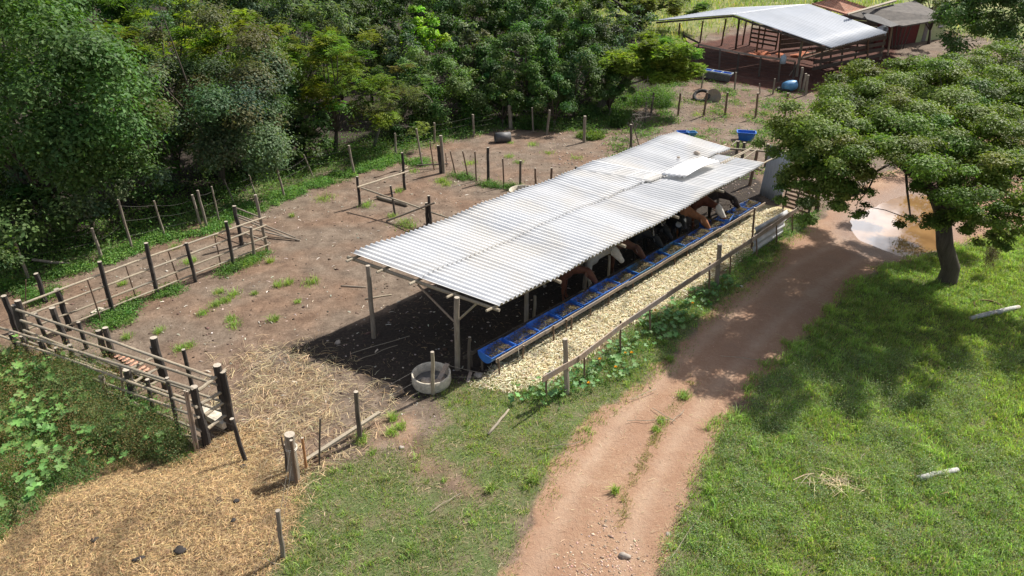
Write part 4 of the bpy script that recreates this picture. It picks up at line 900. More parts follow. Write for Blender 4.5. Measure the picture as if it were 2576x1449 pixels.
def cow(a, c_, ang, matf, label, head=(.0, 0, .0), size=1.0, horns=False, lying=False, z=0.0, earcol=None):
    """standing cow, x forward; head=(side, drop, reach): offset of the head; ang relative to facing the trough"""
    loc = S(a, c_, z); rot = B46 - R(90) + ang
    t = thing('cow', label, 'cow', loc, None); t.rotation_euler = (0, 0, rot); t.scale = (size,) * 3
    zb = -.62 if lying else 0
    def ring_tube(mb, pts, rs, n_=14):    # pts, (ry, rz) per ring
        vs = []; fs = []; pts = [Vector(p_) for p_ in pts]
        for i, p_ in enumerate(pts):
            d = (pts[min(i + 1, len(pts) - 1)] - pts[max(i - 1, 0)]).normalized()
            sd_ = Vector((0, 1, 0)) if abs(d.y) < .8 else Vector((1, 0, 0)); u = (sd_ - d * sd_.dot(d)).normalized(); v = d.cross(u)
            for k in range(n_):
                al = 2 * math.pi * k / n_; vs.append(p_ + u * math.cos(al) * rs[i][0] + v * math.sin(al) * rs[i][1])
        for i in range(len(pts) - 1):
            for k in range(n_): fs.append((i * n_ + k, i * n_ + (k + 1) % n_, (i + 1) * n_ + (k + 1) % n_, (i + 1) * n_ + k))
        fs.append(tuple(range(n_))[::-1]); fs.append(tuple(range((len(pts) - 1) * n_, len(pts) * n_))); mb.add(vs, fs)
    mb = MB()
    hy, hz_, hx = head[0], head[1], head[2]
    ring_tube(mb, [(-1.62, 0, 1.16), (-1.55, 0, 1.17), (-1.35, 0, 1.14), (-1.1, 0, 1.08), (-.7, 0, 1.0), (-.35, 0, .99), (-.05, 0, 1.05), (.12, 0, 1.10), (.2, 0, 1.12)],
              [(.08, .10), (.19, .20), (.26, .28), (.29, .35), (.33, .40), (.31, .38), (.25, .34), (.19, .27), (.10, .16)])
    ring_tube(mb, [(-.12, 0, 1.2), (.05, 0, 1.36), (.0, 0, 1.38)], [(.12, .16), (.10, .10), (.06, .05)])
    poll = Vector((.62 + hx, hy, 1.30 + hz_))
    ring_tube(mb, [(-.05, 0, 1.12), (.15, hy * .15, 1.16 + hz_ * .15), (.38 + hx * .5, hy * .5, 1.22 + hz_ * .55), tuple(poll)], [(.20, .30), (.14, .23), (.10, .15), (.085, .10)])
    fwd = Vector((.45, hy * .55, -.55 + (.2 if hz_ > .05 else 0))).normalized() if True else 0
    ring_tube(mb, [poll - fwd * .10, poll - fwd * .02, poll + fwd * .12, poll + fwd * .27, poll + fwd * .40, poll + fwd * .49, poll + fwd * .52], [(.07, .06), (.125, .12), (.135, .14), (.10, .115), (.075, .088), (.082, .08), (.045, .045)])
    if not lying:
        for sy in (-1, 1):
            ring_tube(mb, [(-.08, sy * .15, 1.0), (-.05, sy * .17, .72), (-.02, sy * .17, .50), (-.04, sy * .17, .42), (-.02, sy * .17, .16), (.0, sy * .17, .08), (.03, sy * .17, .0)], [(.10, .15), (.085, .10), (.055, .06), (.058, .06), (.036, .036), (.045, .05), (.055, .07)], 10)
            ring_tube(mb, [(-1.32, sy * .14, 1.08), (-1.25, sy * .18, .78), (-1.38, sy * .17, .55), (-1.46, sy * .17, .46), (-1.40, sy * .17, .18), (-1.37, sy * .17, .08), (-1.33, sy * .17, .0)], [(.12, .22), (.11, .17), (.06, .08), (.05, .065), (.036, .04), (.045, .05), (.055, .07)], 10)
        ring_tube(mb, [(-1.6, 0, 1.22), (-1.68, 0, 1.1), (-1.7, 0, .7), (-1.68, 0, .5), (-1.68, 0, .38)], [(.035, .035), (.03, .03), (.022, .022), (.045, .045), (.02, .02)], 8)
        ring_tube(mb, [(-1.05, 0, .72), (-1.1, 0, .62), (-1.15, 0, .56)], [(.14, .16), (.12, .14), (.05, .05)], 10)
    else:
        for sy in (-1, 1):
            ring_tube(mb, [(-.05, sy * .18, .85), (.12, sy * .28, .70), (.28, sy * .26, .66), (.02, sy * .30, .66)], [(.12, .14), (.08, .09), (.05, .05), (.04, .04)], 10)
            ring_tube(mb, [(-1.25, sy * .2, .95), (-1.05, sy * .36, .75), (-.85, sy * .38, .68), (-1.2, sy * .42, .67)], [(.14, .2), (.12, .14), (.07, .07), (.04, .04)], 10)
    me = bpy.data.meshes.new('body'); me.from_pydata([(v[0], v[1], v[2] + zb) for v in mb.v], [], mb.f); me.materials.append(MATS[matf])
    bo = bpy.data.objects.new('body', me); COL.objects.link(bo); bo.parent = t
    rm = bo.modifiers.new('r', 'REMESH'); rm.mode = 'VOXEL'; rm.voxel_size = .024; rm.use_smooth_shade = True
    sm = bo.modifiers.new('s', 'SMOOTH'); sm.factor = .6; sm.iterations = 5
    sdv_ = Vector((-fwd.y, fwd.x, 0)).normalized()
    for s_ in (-1, 1):
        e0 = poll + sdv_ * s_ * .09 - fwd * .0 + Vector((0, 0, zb)); e1 = e0 + sdv_ * s_ * .26 + Vector((0, 0, -.05))
        mb2 = MB(); pr_ = fwd * .07
        mb2.add([e0, e0.lerp(e1, .5) + pr_, e1, e0.lerp(e1, .5) - pr_, e0.lerp(e1, .45) + Vector((-.02, 0, .025)), e0.lerp(e1, .45) + Vector((0, 0, -.03))], [(0, 1, 4), (1, 2, 4), (2, 3, 4), (3, 0, 4), (1, 0, 5), (2, 1, 5), (3, 2, 5), (0, 3, 5)])
        me2 = bpy.data.meshes.new('ear'); me2.from_pydata(mb2.v, [], mb2.f); me2.materials.append(MATS[earcol or matf]); eo = bpy.data.objects.new('ear', me2); COL.objects.link(eo); eo.parent = t
        bm = bmesh.new(); bmesh.ops.create_uvsphere(bm, u_segments=10, v_segments=8, radius=.022); me3 = bpy.data.meshes.new('eye'); bm.to_mesh(me3); bm.free(); me3.materials.append(MATS['eye_dark'])
        eye = bpy.data.objects.new('eye', me3); COL.objects.link(eye); eye.parent = t; eye.location = poll + fwd * .13 + sdv_ * s_ * .098 + Vector((0, 0, .03 + zb))
        if horns:
            mb3 = MB(); h0 = poll + sdv_ * s_ * .06 - fwd * .05 + Vector((0, 0, .04 + zb)); mb3.tube([h0, h0 + sdv_ * s_ * .1 + Vector((0, 0, .05)), h0 + sdv_ * s_ * .15 + Vector((0, 0, .14)) - fwd * .04, h0 + sdv_ * s_ * .13 + Vector((0, 0, .22)) - fwd * .08], [.028, .024, .016, .006], 8)
            me4 = bpy.data.meshes.new('horn'); me4.from_pydata(mb3.v, [], mb3.f); me4.materials.append(MATS['horn']); ho = bpy.data.objects.new('horn', me4); COL.objects.link(ho); ho.parent = t
    return t
cowmat('hide_red', (.16, .055, .028), (.09, .032, .018)); cowmat('hide_brown', (.15, .058, .03), (.075, .03, .018))
cowmat('hide_white', (.50, .46, .39), (.38, .34, .28), [((.75, .12, 1.15), .05, (.07, .03, .02))], 3.1, (.09, .045, .03), .66)
cowmat('hide_black', (.022, .021, .021), (.010, .010, .010)); cowmat('hide_blackwhite', (.02, .019, .019), (.01, .01, .01), [((.25, 0, 1.0), .20, (.62, .60, .55)), ((.62, .0, 1.33), .12, (.62, .60, .55))])
cowmat('hide_tan', (.42, .17, .07), (.28, .11, .045)); cowmat('hide_redwhite', (.20, .065, .035), (.12, .04, .022), [((.85, -.18, .85), .30, (.60, .56, .5)), ((-.1, 0, 1.5), .13, (.5, .46, .4))], 6.0, (.42, .34, .28), .66)
cowmat('hide_dark', (.05, .028, .022), (.022, .014, .012))
cow(5.35, 3.42, R(26), 'hide_red', 'red brown cow with its head down at the troughs, nearest of the herd', (.12, -.24, 0))
cow(6.55, 3.48, R(36), 'hide_white', 'white cow with brown ear and eye patch looking over the light blue trough', (-.08, .04, -.02), 1.08)
cow(7.85, 3.45, R(42), 'hide_brown', 'plain brown cow reaching into the troughs beside the white cow', (.05, -.40, .05), 1.06)
cow(9.2, 3.40, R(34), 'hide_black', 'black cow lowering its horned head to the trough next to the brown cow', (.0, -.36, .0), horns=True)
cow(10.3, 3.15, R(20), 'hide_black', 'second black horned cow pressed behind the first black one', (-.1, -.30, 0), .98, horns=True)
cow(11.35, 3.75, R(-34), 'hide_blackwhite', 'black calf with white blaze and white chest facing the camera', (-.05, .10, -.18), .88)
cow(11.85, 3.60, R(26), 'hide_tan', 'tan orange cow eating from the trough beside the white chested calf', (.05, -.42, .08), 1.04)
cow(13.1, 3.50, R(26), 'hide_redwhite', 'speckled red cow with white face and throat bending down to the far troughs', (-.2, -.32, .05), 1.12)
cow(14.35, 3.50, R(34), 'hide_dark', 'dark brown cow feeding at the last trough by the grey upright sheets', (-.05, -.40, .1), 1.06)
# ---------------------------------------------------------------- trees and plants
PAL = dict(dark=(.075, .140, .038), grey=(.095, .145, .072), pale=(.15, .19, .105), mid=(.085, .155, .038), lime=(.20, .36, .03), mimosa=(.125, .185, .032), yellow=(.175, .235, .030), vine=(.075, .14, .038), olive=(.115, .155, .052), deep=(.060, .098, .030))
def clumps_in(cen, rad, k, shell=.62, rs=(.18, .34), low=-.75):
    """k clump centres on/in the ellipsoid, with radii"""
    d = unit(rng.normal(size=(k * 3, 3))); d = d[d[:, 2] > low][:k]
    rr = shell + (1 - shell) * rng.random(len(d)) ** .6; rr[: len(d) // 6] *= .55
    lump = 1 + .26 * np.sin(d[:, 0] * 3.1 + rng.uniform(0, 6)) + .2 * np.sin(d[:, 1] * 3.7 + d[:, 2] * 3 + rng.uniform(0, 6))
    c = cen + d * rr[:, None] * lump[:, None] * np.array(rad)
    s = np.maximum(rng.uniform(rs[0], rs[1], len(d)) * min(rad) ** .5 * (max(rad) ** .5), .2)
    return c, s, d
def foliage(cl, per, size, base, kind='broad', flat=.75, tip=None):
    c, s, d = cl; k = len(c); P_ = []; N_ = []; S_ = []; C_ = []
    for i in range(k):
        m_ = int(per * (s[i] / s.mean()) ** 2 * rng.uniform(.7, 1.2)) + 4
        u = unit(rng.normal(size=(m_, 3))); u = unit(u + .55 * d[i] + np.array([0, 0, .35])); rr = (.45 + .6 * rng.random(m_) ** .7)[:, None]
        p = c[i] + u * rr * s[i] * np.array([1, 1, flat]) * (1 + .25 * rng.normal(size=(m_, 1)).clip(-1, 1.6))
        cb = np.array(base) * (1 + rng.normal(0, .22)) * (1 + rng.normal(0, .10, 3) * [1.3, .5, .8])
        if tip is not None and rng.random() < .35: cb = .45 * cb + .55 * np.array(tip)
        P_.append(p); N_.append(unit(u * .8 + np.array([0, 0, .6]) + rng.normal(0, .36, (m_, 3)))); S_.append(rng.uniform(.65, 1.35, m_) * size); C_.append(jitcol(cb, m_, .07, .14))
    P_, N_, S_, C_ = map(np.concatenate, (P_, N_, S_, C_))
    if kind == 'feather':               # sprays: five leaflets fanned along a drooping rachis
        m_ = len(P_); ax = unit(rng.normal(size=(m_, 3)) * [1, 1, .3] + np.array([0, 0, -.12])); V_, F_, CC = [], [], []; off = 0
        for j in range(5):
            pj = P_ + ax * ((j - 2) * .42 * S_)[:, None] - np.array([0, 0, 1]) * (abs(j - 1) ** 1.5 * .05 * S_)[:, None]
            nj = unit(N_ * .5 + np.array([0, 0, .8])); t_ = unit(np.cross(nj, ax)); L_ = (S_ * (1.0 - .12 * j))[:, None] * .55; W = L_ * .26
            v = np.stack([pj - t_ * L_ - np.array([0, 0, .25]) * L_, pj + ax * W, pj + t_ * L_ - np.array([0, 0, .25]) * L_, pj - ax * W], 1)
            b_ = off + np.arange(m_)[:, None] * 4; off += 4 * m_
            V_.append(v.reshape(-1, 3)); F_.append(np.concatenate([b_ + np.array([[0, 1, 2]]), b_ + np.array([[0, 2, 3]])])); CC.append(np.repeat(C_, 4, 0))
        return np.concatenate(V_), np.concatenate(F_), np.concatenate(CC)
    v, f = leaf_geo(P_, N_, S_, .55 if kind == 'broad' else .3)
    return v, f, np.repeat(C_, 4, 0)
def limbs(t, base, cl, r0, mat, nl=9, fork=.35, name='trunk', lean=None):
    base = Vector(base); c = cl[0]; top = Vector(c.mean(0)); fk = base.lerp(top, fork)
    if lean: fk = Vector(lean)
    mb = MB(); mid = base.lerp(fk, .5) + Vector((random.uniform(-.1, .1), random.uniform(-.1, .1), 0))
    mb.tube([base - Vector((0, 0, .2)), base + Vector((0, 0, .12)), mid, fk], [r0 * 1.35, r0 * 1.1, r0 * .92, r0 * .8], 9, (0, 0), .1)
    idx = rng.permutation(len(c))[:nl]
    for i in idx:
        e = Vector(c[i]); q = fk.lerp(e, .5) + Vector((random.uniform(-.2, .2), random.uniform(-.2, .2), random.uniform(0, .3)))
        mb.tube([fk - (fk - base).normalized() * .1, fk.lerp(q, .5), q, q.lerp(e, .6), e], [r0 * .5, r0 * .38, r0 * .27, r0 * .17, r0 * .07], 6, (0, 0), .1)
        for _ in range(2):
            j = int(np.argmin(((c - np.array(q)) ** 2).sum(1) + rng.uniform(0, 2.5, len(c)))); e2 = Vector(c[j])
            mb.tube([q, q.lerp(e2, .5) + Vector((0, 0, .08)), e2], [r0 * .2, r0 * .13, r0 * .05], 5)
    return mb.build(name, mat, t, True)
NLEAF = 0
def tree(cx, cy, rx, ry, by, pal, label, kind='broad', size=.17, dens=1.0, tip=None, name='tree', cat='tree', depth=.85, bark='bark', fork=.3, tr=None, flat=.75, low=-.75, bx=None, nl=9, group=None, rs=(.18, .34)):
    global NLEAF, rng
    rng = np.random.default_rng(int(abs(cx * 7 + cy * 13)) + 5)
    size *= .84; dens *= 1.25
    b_ = G(bx if bx is not None else cx, by); k = scale_at(b_); c = UP(b_, cx, cy); rx_, rz_ = rx / k, ry / k / .93
    k = scale_at(c); rx_, rz_ = rx / k, ry / k / .92
    c.z = max(c.z, b_.z + rz_ * .45)
    t = thing(name, label, cat, b_, group)
    ncl = int(26 + 1.5 * rx_ * rz_ * 2.2); cl = clumps_in(np.array(c), (rx_, rx_ * depth, rz_), ncl, rs=rs, low=low)
    if b_.z is not None: cl[0][:, 2] = np.maximum(cl[0][:, 2], b_.z + .12 + .3 * cl[1])
    area = rx * ry * 3.1 / 6.25; per = dens * 26 * area / (size * k / 2.5) ** 2 / .45 / ncl * .30
    if kind == 'feather': per /= 2.2
    v, f, col = foliage(cl, per, size, PAL[pal], kind, flat, tip); NLEAF += len(f) // 2
    org = np.array(b_)
    mesh_np('crown', v - org, f, 'leaf' if kind == 'broad' else 'leaf_soft', col, 3, t)
    limbs(t, b_, cl, tr or max(.07, .035 * rx_ + .04), bark, nl, fork)
    return t
RB = (.32, .20, .08)
tree(560, 295, 195, 195, 468, 'grey', 'broad grey green tree with rusty young shoots standing above the left wire fence', size=.15, tip=(.16, .12, .05), dens=1.35)
tree(120, 290, 285, 300, 600, 'dark', 'huge dark green tree filling the left edge of the picture', size=.19, tip=(.09, .16, .04), dens=1.05)
tree(210, 455, 150, 80, 575, 'pale', 'small pale leaved tree in front of the huge dark tree at left', size=.17, dens=.8, tr=.09, fork=.5, bx=235, rs=(.2, .36))
tree(30, 560, 110, 75, 640, 'dark', 'low dark bush at the left edge behind the leaning fence posts', size=.15, name='bush', cat='bush', low=-.3)
tree(-60, 680, 110, 60, 760, 'deep', 'dark bush at the far left bottom of the wooded bank', size=.15, name='bush', cat='bush', low=-.3)
tree(440, 90, 190, 75, 400, 'yellow', 'wide feathery yellow green tree behind the grey green tree at upper left', 'feather', .34, tip=(.10, .15, .02), flat=.45)
tree(650, 120, 100, 75, 385, 'mimosa', 'feathery green tree right of the yellow green one with yellowish tips', 'feather', .32, tip=(.2, .2, .03), flat=.5)
tree(760, 60, 110, 65, 300, 'pale', 'silvery green grassy looking tree high in the forest at upper left', 'narrow', .3, tip=(.14, .2, .06), depth=.7)
tree(845, 205, 110, 115, 385, 'mimosa', 'feathery yellow green tree in front of the forest above the back fence', 'feather', .26, tip=(.24, .25, .02), flat=.55)
tree(965, 250, 85, 75, 372, 'olive', 'thin airy tree with bare pale trunks left of the crooked trunk', 'feather', .22, dens=.5, tr=.08, bark='pale_bark', bx=942, fork=.45, tip=(.14, .11, .05), nl=14)
tree(1030, 262, 55, 40, 335, 'olive', 'sparse tree on a crooked mossy trunk leaning right above the back fence', 'broad', .15, dens=.45, tr=.15, bark='pale_bark', bx=1000, fork=.55, nl=12)
tree(1110, 225, 105, 100, 318, 'mid', 'rounded mid green bushy tree behind the back wire fence', size=.16, tip=(.12, .15, .04))
tree(1065, 92, 54, 56, 262, 'lime', 'bright lime green young tree glowing in the middle of the dark forest', size=.24, tip=(.22, .36, .03), rs=(.2, .3))
tree(1225, 160, 70, 60, 262, 'vine', 'vine covered tree with brownish hollow right of the lime green tree', size=.18, tip=(.13, .11, .05))
tree(1180, 110, 60, 45, 235, 'pale', 'silver leaved tree between the lime green tree and the tall bare snag', size=.2)
tree(1320, 185, 90, 110, 290, 'vine', 'big vine draped tree behind the thick corner post', size=.17, dens=1.05, tip=(.10, .19, .04), rs=(.16, .3))
tree(1262, 258, 50, 42, 318, 'mid', 'low leafy bush tree behind the thick fence corner', size=.15, name='bush', cat='bush', low=-.3)
tree(1410, 95, 70, 55, 230, 'mid', 'leafy tree with light green top in the forest right of centre', size=.2, tip=(.16, .25, .04))
tree(1440, 215, 62, 100, 300, 'vine', 'tall column of creepers at the right end of the forest', size=.16, tip=(.12, .18, .04))
tree(1500, 120, 55, 110, 238, 'deep', 'dark vine hung tree beside the left corner of the old shed field', size=.18, tip=(.08, .13, .03))
tree(1395, 262, 60, 45, 322, 'dark', 'dark leafy shrub behind the back fence below the creeper column', size=.15, name='bush', cat='bush', low=-.3)
tree(1530, 232, 55, 45, 292, 'mid', 'green shrub beneath the leaning feathery tree', size=.16, name='bush', cat='bush', low=-.3)
# leaning feathery tree
b_ = G(1492, 282); t = thing('tree', 'feathery green tree on a long trunk leaning right in front of the old shed', 'tree', b_)
cls = [clumps_in(np.array(UP(b_ + Vector((0, oy, 0)), px, py)), (rx_, rx_ * .8, rz_), kk, shell=.3, rs=(.4, .55)) for px, py, rx_, rz_, kk, oy in ((1600, 165, 1.9, .85, 26, 0), (1685, 175, 1.6, 1.1, 26, -.3), (1650, 125, 1.8, .65, 20, .6), (1580, 135, 1.3, .6, 12, .5))]
cl = tuple(np.concatenate([q[i] for q in cls]) for i in range(3)); v, f, col = foliage(cl, 230, .20, (.19, .27, .045), 'feather', .6, (.24, .31, .05)); mesh_np('crown', v - np.array(b_), f, 'leaf_soft', col, 3, t)
limbs(t, b_, cl, .16, 'pale_bark', 12, .5, lean=UP(b_, 1560, 218))
MB().tube([b_, UP(b_, 1520, 262), UP(b_, 1556, 225), UP(b_, 1600, 188), UP(b_, 1640, 172)], [.14, .12, .10, .07, .04], 8).build('limb', 'pale_bark', t, True)
# dark limbed tree in the field
b_ = G(1604, 78); t = thing('tree', 'dark limbed spreading tree standing in the dry field left of the old shed', 'tree', b_)
k_ = scale_at(b_); cls = [clumps_in(np.array(UP(b_ + Vector((0, oy, 0)), px, py)), (rx_, rx_ * .7, rz_), kk, rs=(.2, .35)) for px, py, rx_, rz_, kk, oy in ((1530, 20, 3.2, 1.6, 14, 0), (1560, -30, 4, 1.6, 14, 0), (1650, -25, 3.5, 1.5, 12, 1), (1700, 10, 2.6, 1.2, 9, 0))]
cl = tuple(np.concatenate([q[i] for q in cls]) for i in range(3)); v, f, col = foliage(cl, 170, .34, PAL['olive'], 'feather', .5); mesh_np('crown', v - np.array(b_), f, 'leaf_soft', col, 3, t)
limbs(t, b_, cl, .35, 'bark', 14, .25, lean=UP(b_, 1598, 40))
MB().tube([UP(b_, 1602, 62), UP(b_, 1570, 45), UP(b_, 1545, 38), UP(b_, 1525, 42)], [.26, .2, .14, .06], 8).build('limb', 'bark', t, True)
# back rows of the forest
back = [(40, 20, 150, 120, 420, 'mid'), (230, 10, 120, 70, 380, 'dark'), (330, 190, 80, 110, 420, 'dark'), (545, 20, 110, 60, 300, 'olive'), (660, 20, 80, 60, 290, 'grey'), (860, 45, 90, 75, 250, 'deep'), (935, 130, 80, 65, 270, 'olive'), (1000, 150, 70, 75, 290, 'grey'), (760, 150, 90, 60, 330, 'mimosa'),
        (1005, 60, 55, 70, 200, 'deep'), (1130, 40, 80, 75, 200, 'deep'), (1240, 50, 70, 75, 195, 'dark'), (1330, 35, 80, 70, 190, 'dark'), (1330, 95, 60, 55, 210, 'grey'), (1440, 40, 60, 60, 180, 'olive'), (900, -10, 110, 50, 170, 'dark'), (1060, -15, 110, 50, 150, 'deep'), (1220, -20, 120, 50, 150, 'dark'), (1380, -15, 110, 50, 140, 'mid'),
        (700, 250, 60, 80, 400, 'dark'), (760, 320, 55, 60, 400, 'deep'), (1200, 240, 55, 60, 300, 'dark'), (1020, 330, 40, 25, 350, 'dark'), (740, 390, 60, 40, 430, 'deep'), (330, 380, 70, 110, 500, 'deep'), (60, 470, 90, 80, 560, 'deep')]
bl = ['broad mid green tree crown in the top left corner', 'dark tree crown at the top edge above the huge left tree', 'dark tree filling the gap between the two big left trees', 'olive tree behind the yellow green feathery tree at the top edge', 'greyish tree at the top edge above the feathery trees', 'deep green tree with black shade at upper left of centre', 'olive bush tree behind the feathery yellow green tree', 'grey leaved tree behind the thin airy tree', 'low feathery tree linking the grey green tree to the yellow one',
      'dark tree left of the lime green young tree', 'deep dark tree right behind the lime green young tree', 'dark tree with visible stems at the top centre', 'dark tree behind the big vine draped tree', 'grey green tree over the vine draped tree', 'olive tree at the edge of the dry field', 'far dark crown on the top edge left of centre', 'far deep green crown on the top edge at centre', 'far dark crown on the top edge right of centre', 'far green crown on the top edge by the field',
      'dark leafy tree in the gap right of the grey green tree', 'dark undergrowth tree below the feathery yellow green tree', 'dark shrub between the rounded tree and the draped tree', 'small dark shrub behind the short fence posts', 'dark shrub under the right flank of the grey green tree', 'dark thicket beneath the two big left trees', 'dark thicket under the huge left tree']
for q, lb in zip(back, bl):
    tree(*q, lb, kind='feather' if q[5] == 'mimosa' else 'broad', size=.22 if q[4] < 330 else .18, dens=.85, depth=.8, nl=5)
rng = np.random.default_rng(31); fx, fy = rng.uniform(-55, 12, 1600), rng.uniform(18, 80, 1600); ok = (sdist(fx, fy, WOODS) > 2.6) & (np.abs(fx) < .78 * fy + 4) & (sdist(fx, fy, FIELD) < -1); fx, fy = fx[ok], fy[ok]; kept = []
for x_, y_ in zip(fx, fy):
    if len(kept) < 95 and all((x_ - a_) ** 2 + (y_ - b2) ** 2 >(2.4 + .03 * y_) ** 2 for a_, b2 in kept): kept.append((x_, y_))
for i, (x_, y_) in enumerate(kept):
    bz = float(zt(x_, y_)); e_ = sdist(np.array([x_]), np.array([y_]), WOODS)[0]; rz_ = min(1.7, .75 + .3 * e_) * random.uniform(.8, 1.15); rx_ = random.uniform(1.7, 2.5); b_ = Vector((x_, y_, bz)); kk = 26
    t = thing('tree', 'one of the packed dark trees and shrubs filling the inside of the forest', 'tree', b_, 'trees packed inside the forest')
    cl = clumps_in(np.array((x_, y_, bz + rz_ * 1.0)), (rx_, rx_, rz_), kk, rs=(.22, .38)); v, f, col = foliage(cl, 75 if y_ < 45 else 50, .17 if y_ < 45 else .24, PAL[random.choice(['dark', 'deep', 'mid', 'vine', 'grey', 'olive'])], 'broad', .75)
    mesh_np('crown', v - np.array(b_), f, 'leaf', col, 3, t); limbs(t, b_, cl, .09, 'bark', 5, .3)
# right side trees behind
tree(2520, 30, 125, 100, 215, 'dark', 'large dark tree in the top right corner behind the farmhouse', size=.22, tip=(.07, .11, .03), dens=1.5)
tree(2335, -8, 60, 28, 110, 'olive', 'bushy tree leaning over the sagging grey farmhouse roof', size=.26, dens=.6)
tree(2085, 8, 0.1 + 40, 20, 45, 'lime', 'bright bush glimpsed behind the tiled farmhouse roof', size=.3, dens=.6, name='bush', cat='bush', low=-.2)
# bare snag
b_ = G(1262, 215); t = thing('dead_snag', 'slim bare pale snag standing above the vine covered trees', 'dead tree', b_); post(t, b_, UP(b_, 1272, 108), .09, 'pale_bark', 'pale_bark', 'trunk')

# big spreading tree at right
rng = np.random.default_rng(77); b_ = G(2381, 708); BT = thing('tree', 'big spreading small leaved tree with dark trunk shading the road and the puddle', 'tree', b_)
lob = [(2105, 340, 1.7, .9, 34, -.6), (2060, 430, 1.1, .75, 24, -1.6), (2220, 300, 2.0, .8, 40, .8), (2230, 385, 1.5, .6, 30, -2.8), (2370, 350, 1.9, .8, 36, -.8), (2450, 455, 1.5, .6, 32, -2.8), (2520, 550, 1.2, .5, 20, -2.4), (2370, 480, .9, .35, 12, -2.4), (2065, 495, 1.1, .42, 20, -2.0), (2400, 545, 1.0, .4, 14, -1.2), (2475, 600, .9, .35, 10, -1.6), (2000, 420, .9, .6, 14, -1.0), (2540, 400, 1.6, .8, 26, -.4), (2350, 230, 2.4, .8, 38, 3.0), (2150, 240, 1.9, .7, 30, 2.6), (2150, 530, .4, .2, 3, -1.8), (2285, 560, .4, .18, 3, -2.2), (2470, 270, 2.2, .9, 34, 2.0), (2260, 205, 2.0, .55, 22, 4.5), (2420, 195, 2.4, .6, 30, 5.0), (2540, 200, 2.0, .7, 22, 5.0), (2010, 370, .8, .6, 12, -.4)]
cls = [clumps_in(np.array(UP(b_ + Vector((0, oy, 0)), px, py)), (rx_, rx_ * .95, rz_), kk, shell=.38, rs=(.29, .48)) for px, py, rx_, rz_, kk, oy in lob]
cl = tuple(np.concatenate([q[i] for q in cls]) for i in range(3)); v, f, col = foliage(cl, 640, .088, (.125, .180, .036), 'broad', .5, (.18, .24, .045)); print('bigtree', len(f))
mesh_np('crown', v - np.array(b_), f, 'leaf', col, 3, BT)
fk = UP(b_, 2372, 560); mb = MB(); mb.tube([b_ - Vector((0, 0, .2)), b_ + Vector((0, 0, .05)), b_ + Vector((-.02, 0, .5)), UP(b_, 2376, 620), fk], [.34, .30, .27, .25, .22], 14, (0, 0), .08)
mains = []
for (px, py, oy, r_) in ((2280, 400, .8, .17), (2250, 405, -1.6, .12), (2400, 400, .3, .17), (2470, 480, -.6, .13), (2350, 300, 2.0, .14), (2500, 420, .9, .11)):
    e = UP(b_ + Vector((0, oy, 0)), px, py); q = fk.lerp(e, .5) + Vector((random.uniform(-.15, .15), 0, .25)); mb.tube([fk - Vector((0, 0, .15)), fk.lerp(q, .5) + Vector((0, 0, .1)), q, e], [r_ * 1.15, r_, r_ * .85, r_ * .6], 9, (0, 0), .1); mains.append((q, e, r_))
mb.build('trunk', 'bark', BT, True)
mb = MB(); c = cl[0]
nodes = []
for (q, e0, r_) in mains:
    for u_ in (0, .33, .66, 1): nodes.append((q.lerp(e0, u_), r_ * (1 - .4 * u_)))
for i in np.argsort(((c - np.array(fk)) ** 2).sum(1)):
    e = Vector(c[i]); s_, r0_ = min(nodes, key=lambda q_: (e - q_[0]).length + (.8 if q_[1] < .02 else 0) + max(0, e.z - q_[0].z - 1) * .5)
    m_ = s_.lerp(e, .5) + Vector((random.uniform(-.12, .12), random.uniform(-.12, .12), random.uniform(0, .15)))
    r_ = max(.008, min(r0_ * .62, .035)) if e.z > 2.9 else .006; mb.tube([s_, m_, e], [r_ * 1.15, r_, r_ * .6], 5, (0, 0), .1); nodes.append((e, r_ * .6))
mb.build('branches', 'bark', BT, True)
# its neighbour behind, partly out of frame
t2 = tree(2520, 215, 150, 95, 405, 'olive', 'second spreading tree with forking dark limbs at the right edge behind the big one', size=.15, dens=.62, tr=.2, fork=.42, bx=2600, tip=(.12, .15, .03), nl=16)
t3 = tree(2780, 470, 190, 130, 760, 'olive', 'spreading tree just outside the right edge whose branches shade the grass', size=.15, dens=.5, tr=.2, fork=.4, bx=2800, nl=12)
# slim dark post trees by the road
b_ = G(2054, 532); t = thing('tree_stump', 'dark upright stump among grass where the road meets the shed yard', 'stump', b_); post(t, b_, UP(b_, 2056, 480), .12, 'bark', 'bark', 'stem')
# hanging dry nest
b_ = G(2500, 690); c0 = UP(b_, 2495, 640); k = 900; u = unit(rng.normal(size=(k, 3))); p = np.array(c0) + u * rng.random((k, 1)) ** .5 * [.24, .22, .52]; d = unit(rng.normal(size=(k, 3)) + [0, 0, -1.5]); s_ = unit(np.cross(d, rng.normal(size=(k, 3)))); ln = rng.uniform(.06, .2, (k, 1)); wd = .006
q = np.stack([p - s_ * wd, p + s_ * wd, p + d * ln], 1); f = np.arange(3 * k).reshape(-1, 3)
t = thing('hanging_creeper', 'brown dry tangled creeper bundle hanging beside the big tree trunk', 'creeper', b_)
mesh_np('tangle', q.reshape(-1, 3) - np.array(b_), f, 'strawblade', np.repeat(jitcol((.13, .095, .055), k, .1, .4), 3, 0), 3, t)
MB().tube([c0 + Vector((0, 0, .4)), c0 + Vector((.05, 0, 1.3)), c0 + Vector((-.1, .1, 2.4))], .02, 5).build('stem', 'pale_bark', t)

rng = np.random.default_rng(909)
